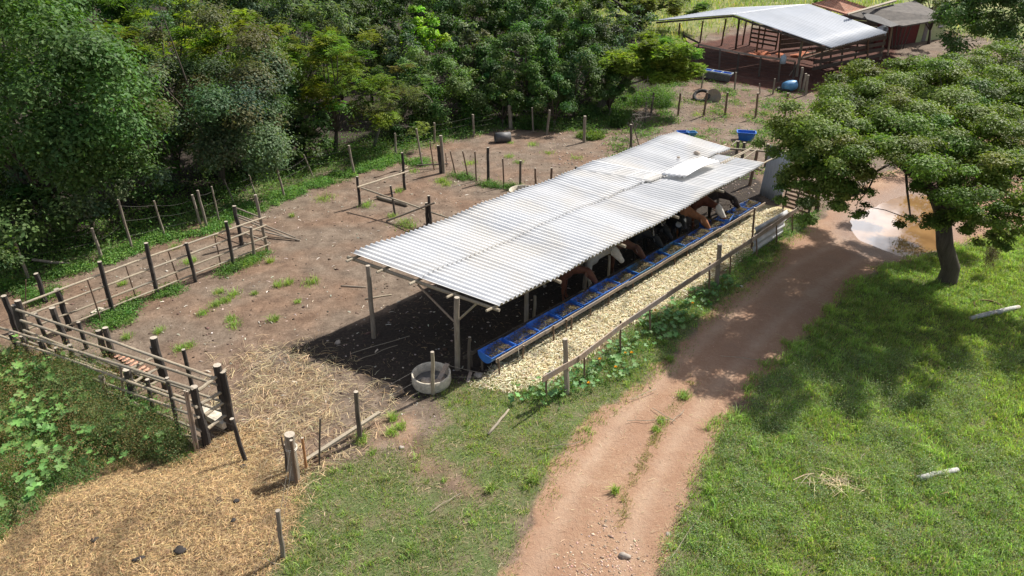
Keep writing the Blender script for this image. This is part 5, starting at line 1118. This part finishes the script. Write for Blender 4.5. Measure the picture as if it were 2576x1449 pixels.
# ---------------------------------------------------------------- ground cover
def sample(n_, x0, x1, y0, y1, wf, nzf=1.3, nzk=.5):
    x = rng.uniform(x0, x1, n_); y = rng.uniform(y0, y1, n_)
    vis = np.abs(x) < (.80 * y + 4.2)
    x, y = x[vis], y[vis]; w_ = wf(x, y); keep = rng.random(len(x)) < w_ * (1 - nzk + nzk * (1 + vnoise(x, y, nzf, 17) * 1.6).clip(0, 2))
    return x[keep], y[keep]
def blades(name, x, y, h, wd, base, dry, label, lean=.55, mat='grassblade', dryp=.15, zf=height):
    k = len(x); z = zf(x, y); hh = h * rng.uniform(.5, 1.4, k) * (1 + .9 * vnoise(x, y, 4.0, 5) + .5 * vnoise(x, y, 11, 15)).clip(.35, 2.4); a = rng.uniform(0, 6.283, k); ln = rng.uniform(.15, 1, k) * lean * 1.5
    d = np.stack([np.cos(a), np.sin(a), 0 * a], 1); s_ = np.stack([-np.sin(a + .5), np.cos(a + .5), 0 * a], 1) * (wd * rng.uniform(.6, 1.4, k))[:, None]
    p = np.stack([x, y, z], 1); up = np.array([0, 0, 1.0])
    m_ = p + d * (hh * ln * .35)[:, None] + up * (hh * .6)[:, None]; tp = p + d * (hh * ln)[:, None] + up * (hh * (1 - .35 * ln))[:, None]
    v = np.stack([p - s_, p + s_, m_ + s_ * .8, m_ - s_ * .8, tp], 1); b_ = np.arange(k)[:, None] * 5
    f = np.concatenate([b_ + np.array([[0, 1, 2]]), b_ + np.array([[0, 2, 3]]), b_ + np.array([[3, 2, 4]])])
    col = jitcol(base, k, .1, .22) * (1 + .4 * vnoise(x, y, 3.5, 22) + .2 * vnoise(x, y, 9, 7))[:, None]; yl = (.5 + .9 * vnoise(x, y, .8, 28)).clip(0, 1)[:, None]; col = col * (1 - .45 * yl) + col * np.array([1.5, 1.15, .8]) * .45 * yl
    dm = rng.random(k) < dryp; col[dm] = jitcol(dry, int(dm.sum()), .1, .2)
    return tag(mesh_np(name, v.reshape(-1, 3), f, mat, np.repeat(col, 5, 0), 3), label, 'grass', kind='stuff')
DRY = (.36, .30, .16)
print('veg leaves', NLEAF)
x, y = sample(560000, 0, 22, 7.5, 24, lambda x, y: wt(x, y, GRASS, .3, .35), nzk=.35)
print('right', len(x)); blades('grass', x, y, .09, .0064, (.235, .345, .10), DRY, 'thick green grass on the right side of the earth road', dryp=.16)
x, y = sample(420000, -8, 13, 7.5, 24, lambda x, y: wt(x, y, LAWN, .4, .25) * (1 - .93 * wt(x, y, TANP, .9, .5)), nzk=.55)
print('left', len(x)); blades('grass', x, y, .06, .0058, (.205, .30, .11), DRY, 'short patchy grass between the shed and the earth road', dryp=.22)
x, y = sample(60000, -14, -4, 7, 18, lambda x, y: wt(x, y, WEED, .3, .25), nzk=.3); blades('grass', x, y, .16, .006, (.13, .23, .06), DRY, 'rank grass under the pumpkin vines at lower left', dryp=.08)
x, y = sample(150000, -30, 14, 17, 48, lambda x, y: wt(x, y, WOODS, .7, .5) * (sdist(x, y, WOODS) < 3.2), nzk=.6); blades('grass', x, y, .15, .011, (.12, .22, .055), DRY, 'rough green grass along the foot of the forest', dryp=.05)
x, y = sample(70000, -6, 40, 30, 90, lambda x, y: np.maximum(wt(x, y, FIELD, 2, .8), 0), nzk=.8); blades('grass', x, y, .45, .022, (.17, .25, .06), (.46, .39, .20), 'tall dry yellow grass in the far field behind the old shed', dryp=.3, lean=.8)
tx, ty = sample(5200, 0, 22, 7.5, 24, lambda x, y: wt(x, y, GRASS, .3, .35), 3, .9); X = np.repeat(tx, 26) + rng.normal(0, .055, len(tx) * 26); Y = np.repeat(ty, 26) + rng.normal(0, .055, len(tx) * 26)
print('tufts', len(tx)); blades('grass', X, Y, .17, .0062, (.27, .40, .11), DRY, 'longer rough tufts standing out of the right side grass', dryp=.10, lean=.9)
tx, ty = sample(1500, -8, 13, 7.5, 24, lambda x, y: wt(x, y, LAWN, .3, .25) * (1 - .9 * wt(x, y, TANP, .9, .5)), 3, .9); X = np.repeat(tx, 24) + rng.normal(0, .05, len(tx) * 24); Y = np.repeat(ty, 24) + rng.normal(0, .05, len(tx) * 24)
blades('grass', X, Y, .11, .0058, (.24, .36, .10), DRY, 'longer tufts in the short grass left of the road', dryp=.15, lean=.9)
# grass tufts sprouting in the bare yard
tuf = [(812, 503, 14), (823, 497, 10), (570, 757, 10), (552, 738, 9), (590, 742, 9), (783, 713, 12), (540, 770, 10), (478, 660, 10), (455, 880, 10), (475, 872, 9), (583, 805, 9), (320, 805, 9), (320, 850, 6), (400, 835, 8), (590, 820, 10), (700, 720, 7), (725, 715, 7), (1018, 563, 15), (1030, 572, 12), (921, 519, 11), (985, 545, 8), (1108, 458, 9), (1125, 465, 9), (1115, 455, 7), (1005, 480, 8), (1040, 432, 8),
       (1185, 412, 10), (1280, 395, 8), (1303, 410, 7), (1380, 385, 10), (1450, 398, 11), (1340, 365, 8), (1285, 360, 6), (690, 805, 7), (640, 740, 5), (510, 790, 7), (310, 715, 6), (440, 625, 6), (750, 760, 5), (735, 545, 4), (680, 660, 5), (1530, 405, 6), (985, 1090, 9), (935, 1138, 8), (1010, 1075, 7), (910, 1110, 10), (1340, 1210, 8), (1685, 905, 6), (1720, 998, 9), (1662, 1062, 8), (1650, 1082, 6), (990, 1055, 6), (1235, 1450 - 215, 5), (1548, 1240, 5), (640, 652, 11), (625, 665, 10), (655, 640, 8), (1760, 262, 10), (1800, 280, 14), (1850, 262, 12), (1700, 262, 12), (1880, 292, 12), (1600, 330, 14), (1660, 300, 10), (1750, 290, 10), (1925, 285, 9)]
X = []; Y = []
for (px, py, s_) in tuf:
    p = G(px, py); r_ = s_ / scale_at(p) * 1.5; k = int(40 + s_ * 11); X.append(rng.normal(p.x, r_ * .55, k)); Y.append(rng.normal(p.y, r_ * .65, k))
X, Y = np.concatenate(X), np.concatenate(Y); blades('grass', X, Y, .15, .006, (.22, .34, .09), DRY, 'fresh green grass tufts sprouting in the bare yard', dryp=.06, lean=.9)
# green strip plants along the wire fence and fence feet
def herb(name, x, y, per, spread, h, size, base, label, zf=height, tip=None, asp=.5):
    k = len(x); z = zf(x, y); m_ = per; c_ = np.repeat(np.stack([x, y, z], 1), m_, 0)
    o_ = rng.normal(size=(k * m_, 3)) * [spread, spread, 0]; hh = np.abs(rng.normal(0, 1, k * m_)) * h * .6 + .02
    c_ = c_ + o_ + np.stack([0 * hh, 0 * hh, hh * np.repeat(rng.uniform(.5, 1.3, k), m_)], 1)
    nn_ = unit(rng.normal(0, .55, (k * m_, 3)) + [0, 0, .9] + o_ / max(spread, .01) * .25)
    v, f = leaf_geo(c_, nn_, rng.uniform(.6, 1.4, k * m_) * size, asp); col = np.repeat(jitcol(base, k, .12, .2), m_, 0) * rng.uniform(.7, 1.25, (k * m_, 1))
    if tip is not None: dm = rng.random(k * m_) < .2; col[dm] = jitcol(tip, int(dm.sum()))
    return tag(mesh_np(name, v, f, 'leaf_soft', np.repeat(col, 4, 0), 3), label, 'weeds', kind='stuff')
SC_ = [(0, 722), (60, 700), (130, 685), (200, 668), (262, 650), (330, 622), (390, 600), (440, 585), (520, 578), (575, 545), (620, 530), (700, 498), (760, 480), (850, 445), (900, 430), (960, 415), (1000, 395), (1062, 415)]
pts = [G(*q) for q in SC_]; X = []; Y = []
for a_, b2 in zip(pts, pts[1:]):
    k = 300; t_ = rng.random(k); X.append(a_.x + (b2.x - a_.x) * t_ + rng.normal(0, .30, k)); Y.append(a_.y + (b2.y - a_.y) * t_ + rng.normal(0, .30, k))
X, Y = np.concatenate(X), np.concatenate(Y); keep = vnoise(X, Y, 3.5, 30) > -.08; herb('weeds', X[keep], Y[keep], 22, .10, .16, .07, (.15, .27, .07), 'low green weeds in a strip along the left wire fence')
x, y = sample(16000, -30, 14, 17, 45, lambda x, y: wt(x, y, WOODS, .5, .5) * np.where(sdist(x, y, WOODS) < 2.2, 1, .25) * (sdist(x, y, WOODS) < 5), 3.0, .7); herb('weeds', x, y, 26, .17, .42, .09, (.135, .24, .065), 'leafy green undergrowth at the foot of the forest', tip=(.14, .2, .06))
x, y = sample(5200, 5, 24, 30, 52, lambda x, y: 1 - np.maximum(wt(x, y, REDE, .5, .3), wt(x, y, FIELD, 1, .3)), 1.1, 1.0); keep = vnoise(x, y, 2.6, 5) > .06; herb('weeds', x[keep], y[keep], 22, .2, .12, .10, (.15, .25, .07), 'thin green weeds over the stony far yard')
x, y = sample(14000, 1, 20, 7, 15.5, lambda x, y: wt(x, y, GRASS, .3, .3), .9, 1.0); keep = vnoise(x, y, 3.2, 9) > -.05; herb('weeds', x[keep], y[keep], 30, .085, .28, .030, (.22, .29, .13), 'greyish small leaved weeds among the grass at lower right', tip=(.36, .38, .22))
x, y = sample(2200, -14, -4, 8, 18, lambda x, y: wt(x, y, WEED, .3, .3), 1, .4); keep = vnoise(x, y, 4.0, 13) > -.02; herb('weeds', x[keep], y[keep], 130, .15, .72, .036, (.27, .21, .09), 'reddish brown feathery weeds among the pumpkin vines at lower left', tip=(.42, .23, .13), asp=.3)
WEED2 = poly([(170, 945), (290, 985), (400, 1065), (465, 1125), (430, 1150), (330, 1150), (230, 1090), (140, 1010)])
x, y = sample(9000, -14, -4, 8, 18, lambda x, y: wt(x, y, WEED2, .3, .3), 3.0, .6); x, y = x[:420], y[:420]; herb('weeds', x, y, 150, .13, .72, .040, (.14, .20, .075), 'tall bushy green weeds crowding the outer chute fence', tip=(.26, .20, .09), asp=.35)
x, y = sample(2600, -14, -4, 8, 18, lambda x, y: wt(x, y, WEED, .3, .3), 1, .5); herb('weeds', x, y, 40, .12, .3, .05, (.09, .17, .05), 'dark green low weeds under the pumpkin leaves at lower left')
# weeds at the foot of fences
FT = [(250, 808, 300, 790), (300, 790, 345, 760), (60, 735, 110, 760), (395, 745, 450, 730), (270, 830, 330, 795), (560, 690, 600, 668), (600, 668, 665, 640), (85, 760, 150, 730), (1140, 440, 1180, 452), (1215, 465, 1250, 470), (1275, 470, 1310, 480), (1590, 250, 1680, 270), (1640, 240, 1690, 250)]
X = []; Y = []
for q in FT:
    a_, b2 = G(q[0], q[1]), G(q[2], q[3]); k = 60; t_ = rng.random(k); X.append(a_.x + (b2.x - a_.x) * t_ + rng.normal(0, .16, k)); Y.append(a_.y + (b2.y - a_.y) * t_ + rng.normal(0, .16, k))
herb('weeds', np.concatenate(X), np.concatenate(Y), 30, .10, .16, .06, (.12, .22, .055), 'green weeds growing around the feet of the yard fences')
for (px, py, rx, h_, lb, pal) in ((1328, 322, 26, .5, 'leafy nettle clump against the back fence right of the corner post', 'mid'), (1640, 262, 48, .6, 'big leafy nettle patch behind the far yard posts', 'mid'), (1485, 345, 34, .18, 'bright grass hummock around the last back fence post', 'mimosa'), (1553, 318, 16, .7, 'young papaya like plant standing in the grass hummock', 'mid')):
    p = G(px, py); r_ = rx / scale_at(p); k = 110; a_ = rng.uniform(0, 6.28, k); q = np.sqrt(rng.random(k)) * r_
    o_ = herb('shrub', p.x + np.cos(a_) * q, p.y + np.sin(a_) * q * .8, 40, .10, h_, .09, PAL[pal], lb); o_['category'] = 'shrub'; del o_['kind']

# pumpkin vines
def pumpkin(name, x, y, hmax, label, base=(.12, .235, .075)):
    k = len(x); z0 = height(x, y); z = z0 + rng.uniform(.3, 1, k) * hmax; r_ = rng.uniform(.05, .115, k) * (1.15 if hmax > .4 else .9); nn_ = unit(rng.normal(0, .28, (k, 3)) + [.0, -.18, 1]); t_ = unit(np.cross(nn_, rng.normal(size=(k, 3)))); s_ = np.cross(nn_, t_)
    M_ = 15; ang = np.linspace(-2.75, 2.75, M_); lobe = 1 + .16 * np.cos(ang * 5 * .57 * 2) ; rad = lobe * (1 - .22 * np.abs(np.sin(ang * 2.9)))
    c_ = np.stack([x, y, z], 1); v = np.empty((k, M_ + 1, 3)); v[:, 0] = c_ - nn_ * (r_ * .22)[:, None]
    for j in range(M_): v[:, j + 1] = c_ + (t_ * math.cos(ang[j]) + s_ * math.sin(ang[j])) * (r_ * rad[j])[:, None] + nn_ * (r_ * .10 * math.sin(j * 2.2))[:, None]
    b_ = np.arange(k)[:, None] * (M_ + 1); f = np.concatenate([b_ + np.array([[0, j + 1, j + 2]]) for j in range(M_ - 1)])
    col = np.repeat(jitcol(base, k, .1, .16), M_ + 1, 0).reshape(k, M_ + 1, 3); col[:, 0] *= 1.35; V_ = [v.reshape(-1, 3)]; F_ = [f]; C_ = [col.reshape(-1, 3)]
    off = k * (M_ + 1); p0 = np.stack([x + rng.normal(0, .04, k), y + rng.normal(0, .04, k), z0], 1); pv = np.stack([p0 - t_ * .004, p0 + t_ * .004, v[:, 0]], 1); V_.append(pv.reshape(-1, 3)); F_.append(off + np.arange(3 * k).reshape(-1, 3)); C_.append(np.tile(np.array([[.14, .22, .08]]), (3 * k, 1)))
    return tag(mesh_np(name, np.concatenate(V_), np.concatenate(F_), 'pumpkin_leaf', np.concatenate(C_), 3), label, 'pumpkin vine', kind='stuff')
BFP = poly([(1300, 1010), (1400, 965), (1480, 915), (1560, 850), (1640, 800), (1780, 718), (1860, 690), (1790, 760), (1740, 800), (1680, 850), (1600, 900), (1550, 950), (1480, 985), (1400, 1010)])
x, y = sample(9000, -2, 9, 12, 20, lambda x, y: wt(x, y, BFP, .3, .25), 1.6, .7); x, y = x[:330], y[:330]; print('pump', len(x)); pumpkin('pumpkin_vine', x, y, .30, 'broad leaved pumpkin vines climbing along the low board fence')
x, y = sample(26000, -14, -4, 8.0, 18, lambda x, y: wt(x, y, WEED, .3, .3), 1.1, .9); keep = vnoise(x, y, 4.5, 3) > -.02; x, y = x[keep][:620], y[keep][:620]; print('pump2', len(x)); pumpkin('pumpkin_vine', x, y, .60, 'broad leaved pumpkin vines sprawling over the lower left bank', (.13, .25, .065))
for k, (px, py, lb) in enumerate(((1647, 782, 'yellow pumpkin flower nearest the middle of the board fence'), (1572, 890, 'left of the pair of yellow pumpkin flowers below the fence'), (1588, 889, 'right of the pair of yellow pumpkin flowers below the fence'), (1508, 905, 'yellow pumpkin flower just right of the first big fence post'), (1480, 965, 'lowest yellow pumpkin flower near the foot of the first big fence post'), (1548, 925, 'small yellow pumpkin flower low in the vines'), (1741, 764, 'yellow pumpkin flower highest up the vine bed'))):
    p = G(px, py, .24); mb = MB(); vs = [tuple(p)]
    for j in range(10): a_ = j / 10 * 6.283; r_ = .055 if j % 2 == 0 else .028; vs.append((p.x + math.cos(a_) * r_, p.y + math.sin(a_) * r_, p.z + .04 + .01 * (j % 2)))
    mb.add(vs, [(0, j + 1, (j + 1) % 10 + 1) for j in range(10)])
    if 'petal' not in MATS: plain('petal', (.80, .42, .02), .6, nz=.1)
    tag(mb.build('pumpkin_flower', 'petal', None, False, p), lb, 'flower')
x, y = sample(3000, 7, 14, 19, 27, lambda x, y: wt(x, y, poly([(1850, 690), (1960, 610), (2060, 548), (2062, 530), (2000, 548), (1903, 631), (1810, 715)]), .25, .2), 1.3, .2); herb('weeds', x, y, 24, .09, .2, .05, (.12, .24, .055), 'lush weeds along the road side of the metal sheet')
x, y = sample(6000, -2, 9, 12, 20, lambda x, y: wt(x, y, BFP, .3, .25), 1.6, .3); herb('weeds', x, y, 16, .07, .16, .04, (.12, .24, .055), 'fine green weeds under the pumpkin vines by the board fence')

# ---------------------------------------------------------------- straw, husks, litter and gravel
def straws(name, x, y, ln, wd, base, label, cat, lift=.03, up=.25, var=.3, zf=height, tip=None, tipp=.2):
    k = len(x); a = rng.uniform(0, 6.283, k); d = np.stack([np.cos(a), np.sin(a), rng.normal(0, up, k)], 1); L_ = (ln * rng.uniform(.4, 1.5, k))[:, None] * .5; s_ = np.stack([-np.sin(a), np.cos(a), rng.normal(0, .4, k)], 1) * (wd * rng.uniform(.6, 1.4, k))[:, None] * .5
    c_ = np.stack([x, y, zf(x, y) + rng.uniform(.3, 1.4, k) * lift], 1); m_ = c_ + np.array([0, 0, 1]) * L_ * .18
    v = np.stack([c_ - d * L_ - s_, c_ - d * L_ + s_, m_ + s_, m_ - s_, c_ + d * L_ + s_ * .6, c_ + d * L_ - s_ * .6], 1); b_ = np.arange(k)[:, None] * 6
    f = np.concatenate([b_ + np.array([[0, 1, 2, 3]]), b_ + np.array([[3, 2, 4, 5]])]); col = jitcol(base, k, .08, var) * (1 - .5 * ((vnoise(x, y, 3.3, 12) + .5 * vnoise(x, y, 9, 2)) * 2.2 - .35).clip(0, 1))[:, None]
    if tip is not None: dm = rng.random(k) < tipp; col[dm] = jitcol(tip, int(dm.sum()), .08, .3)
    return tag(mesh_np(name, v.reshape(-1, 3), f, 'strawblade', np.repeat(col, 6, 0), 4), label, cat, kind='stuff')
x, y = sample(280000, -14, -2, 5.5, 16, lambda x, y: wt(x, y, STRAW, .35, .3), .9, .3); print('straw', len(x)); straws('straw', x, y, .10, .0060, (.53, .375, .185), 'deep golden straw bedding spread at the lower left', 'straw', .05, .22, .28, tip=(.20, .13, .07), tipp=.3)
x, y = sample(15000, -9, -1, 10, 16.5, lambda x, y: wt(x, y, STRAW2, .8, .6), 4, .9); straws('straw', x, y, .26, .008, (.52, .41, .24), 'long loose straw stalks scattered at the edge of the yard', 'straw', .05, .12, .25, tip=(.28, .19, .09))
x, y = sample(170000, -2, 13, 12, 26, lambda x, y: wt(x, y, HUSK, .12, .08), 1.2, .3); print('husk', len(x)); straws('maize_husks', x, y, .105, .015, (.76, .68, .47), 'pale yellow maize husks carpeting the strip beside the troughs', 'husks', .04, .16, .24, tip=(.40, .33, .18))
x, y = sample(9000, -8, 13, 13, 30, lambda x, y: wt(x, y, MUD, .5, .3), 1.2, .6); straws('litter', x, y, .12, .009, (.22, .16, .09), 'straw litter trampled into the dark mud under the shed roof', 'litter', .02, .1, .4)
x, y = sample(5000, -4, 6, 7, 14, lambda x, y: np.maximum(wt(x, y, LAWN, .4, .3), wt(x, y, ROAD, .4, .3) * .35), 1, .9); straws('litter', x, y, .12, .005, (.50, .40, .24), 'dry straw bits scattered over the lawn and the road edge', 'litter', .02, .1, .3)
x = []; y = []
for a_, b2 in zip([(1750, 950), (1715, 1000), (1662, 1062), (1640, 1120), (1600, 1190)], [(1715, 1000), (1662, 1062), (1640, 1120), (1600, 1190), (1548, 1330)]):
    p0, p1 = G(*a_), G(*b2); t_ = rng.random(420); x.append(p0.x + (p1.x - p0.x) * t_ + rng.normal(0, .09, 420)); y.append(p0.y + (p1.y - p0.y) * t_ + rng.normal(0, .07, 420))
x, y = np.concatenate(x), np.concatenate(y); kp = vnoise(x, y, 8, 4) > -.05; blades('grass', x[kp], y[kp], .06, .005, (.19, .22, .07), DRY, 'sparse dry grass growing between the wheel tracks of the road', dryp=.5, lean=.9)
# single long stalks
for k, q in enumerate(((1585, 1005, 1650, 978), (1577, 1058, 1690, 1055), (1640, 1026, 1700, 1060), (1812, 895, 1905, 905), (1690, 1400, 1765, 1290), (1350, 1130, 1460, 1110), (1080, 1290, 1160, 1240), (2000, 1215, 2240, 1198), (1850, 1215, 1900, 1210), (1720, 1030, 1690, 1060), (880, 890, 1030, 845), (900, 905, 1000, 868), (2140, 1195, 2175, 1140), (1700, 1270, 1760, 1300), (640, 1400, 705, 1420))):
    a_, b2 = G(q[0], q[1], .05), G(q[2], q[3], .07); tag(MB().tube(wob(a_, b2, 5, .03), .008, 5, mi=0).build('straw_stalk', 'peeled', None, False, a_), ('pale stalk on the lawn edge left of the road, upper of two', 'long horizontal stalk across the road by the grass tuft', 'short slanting stalk in the middle of the road', 'dark long twig in the tree shade on the road', 'stalk leaning up at the road edge near the bottom', 'stalk on the lawn left of the road bare patch', 'stalk slanting through the lower lawn', 'long stalk lying across the right grass by the straw bunch', 'short stalk at the left part of the right grass', 'short stalk beside the highest road tuft', 'long pale stalk in the shed shade, lower one', 'pale stalk in the shed shade, upper one', 'stalk sticking out of the straw bunch at right', 'thin stalk near the lower right road edge', 'pale stalk at the foot of the near wire post')[k], 'stalk', 'dry stalks dropped around the road and yard')
X = []; Y = []
p = G(2130, 1215); x = rng.normal(p.x, .34, 130); y = rng.normal(p.y, .17, 130); straws('straw_bunch', x, y, .5, .010, (.55, .46, .28), 'bunch of dry cane straw dropped in the grass at right', 'straw', .05, .15, .25)
def pebbles(name, x, y, s0, s1, base, label, zf=height):
    k = len(x); s_ = rng.uniform(s0, s1, k) * (1 + .8 * (rng.random(k) < .06)); oc = np.array([[1, 0, 0], [-1, 0, 0], [0, 1, 0], [0, -1, 0], [0, 0, .75], [0, 0, -.4]]); fa = np.array([[0, 2, 4], [2, 1, 4], [1, 3, 4], [3, 0, 4], [2, 0, 5], [1, 2, 5], [3, 1, 5], [0, 3, 5]])
    a = rng.uniform(0, 6.28, k); ca, sa = np.cos(a), np.sin(a); v = np.empty((k, 6, 3)); st = rng.uniform(.6, 1.5, k)
    for j in range(6):
        ox, oy, oz = oc[j]; jx = rng.uniform(.8, 1.2, k); v[:, j, 0] = x + (ox * ca * st - oy * sa) * s_ * jx; v[:, j, 1] = y + (ox * sa * st + oy * ca) * s_ * jx; v[:, j, 2] = oz * s_ * .8 * jx
    v[:, :, 2] += zf(x, y)[:, None]; f = (np.arange(k)[:, None, None] * 6 + fa[None]).reshape(-1, 3)
    return tag(mesh_np(name, v.reshape(-1, 3), f, 'pebble', np.repeat(jitcol(base, k, .08, .3), 6, 0), 3), label, 'stones', kind='stuff')
leafmat('pebble', .9, 0.0, .2)
yard = lambda x, y: (1 - np.maximum.reduce([wt(x, y, ROAD, .3, .2), wt(x, y, LAWN, .3, .2), wt(x, y, STRAW, .3, .2), wt(x, y, HUSK, .2, .1), wt(x, y, GRASS, .3, .2), wt(x, y, WEED, .3, .2), wt(x, y, WOODS, .3, .2), wt(x, y, REDE, .3, .2)])) * (x < 22)
x, y = sample(5200, -20, 22, 12, 48, yard, .8, .9); pebbles('stones', x, y, .012, .042, (.40, .34, .28), 'pale pebbles and chips scattered over the bare yard')
x, y = sample(2500, 2, 22, 28, 46, yard, .8, .5); pebbles('stones', x, y, .025, .075, (.36, .29, .23), 'larger pale stones strewn over the far yard')
x, y = sample(3000, -20, 10, 12, 34, yard, 1.4, .9); pebbles('dirt_clods', x, y, .015, .05, (.10, .070, .052), 'dark clods of soil and dung over the bare yard')
x, y = sample(2600, -2, 10, 7, 22, lambda x, y: wt(x, y, ROAD, .3, .2), 1.2, .8); pebbles('gravel', x, y, .005, .016, (.42, .29, .21), 'small gravel on the reddish earth road')
x, y = sample(9000, -2, 6, 7, 10.5, lambda x, y: wt(x, y, poly([(1380, 1500), (1450, 1360), (1530, 1300), (1600, 1360), (1620, 1500)]), .3, .3), 1.2, .8); pebbles('gravel', x, y, .008, .03, (.46, .33, .25), 'loose pebbly gravel at the bottom of the earth road')
x, y = sample(420, -14, 2, 12, 30, yard, 1.2, .5); straws('bone_chips', x, y, .11, .028, (.62, .56, .46), 'white bone and husk scraps littering the bare yard', 'litter', .02, .15, .15)
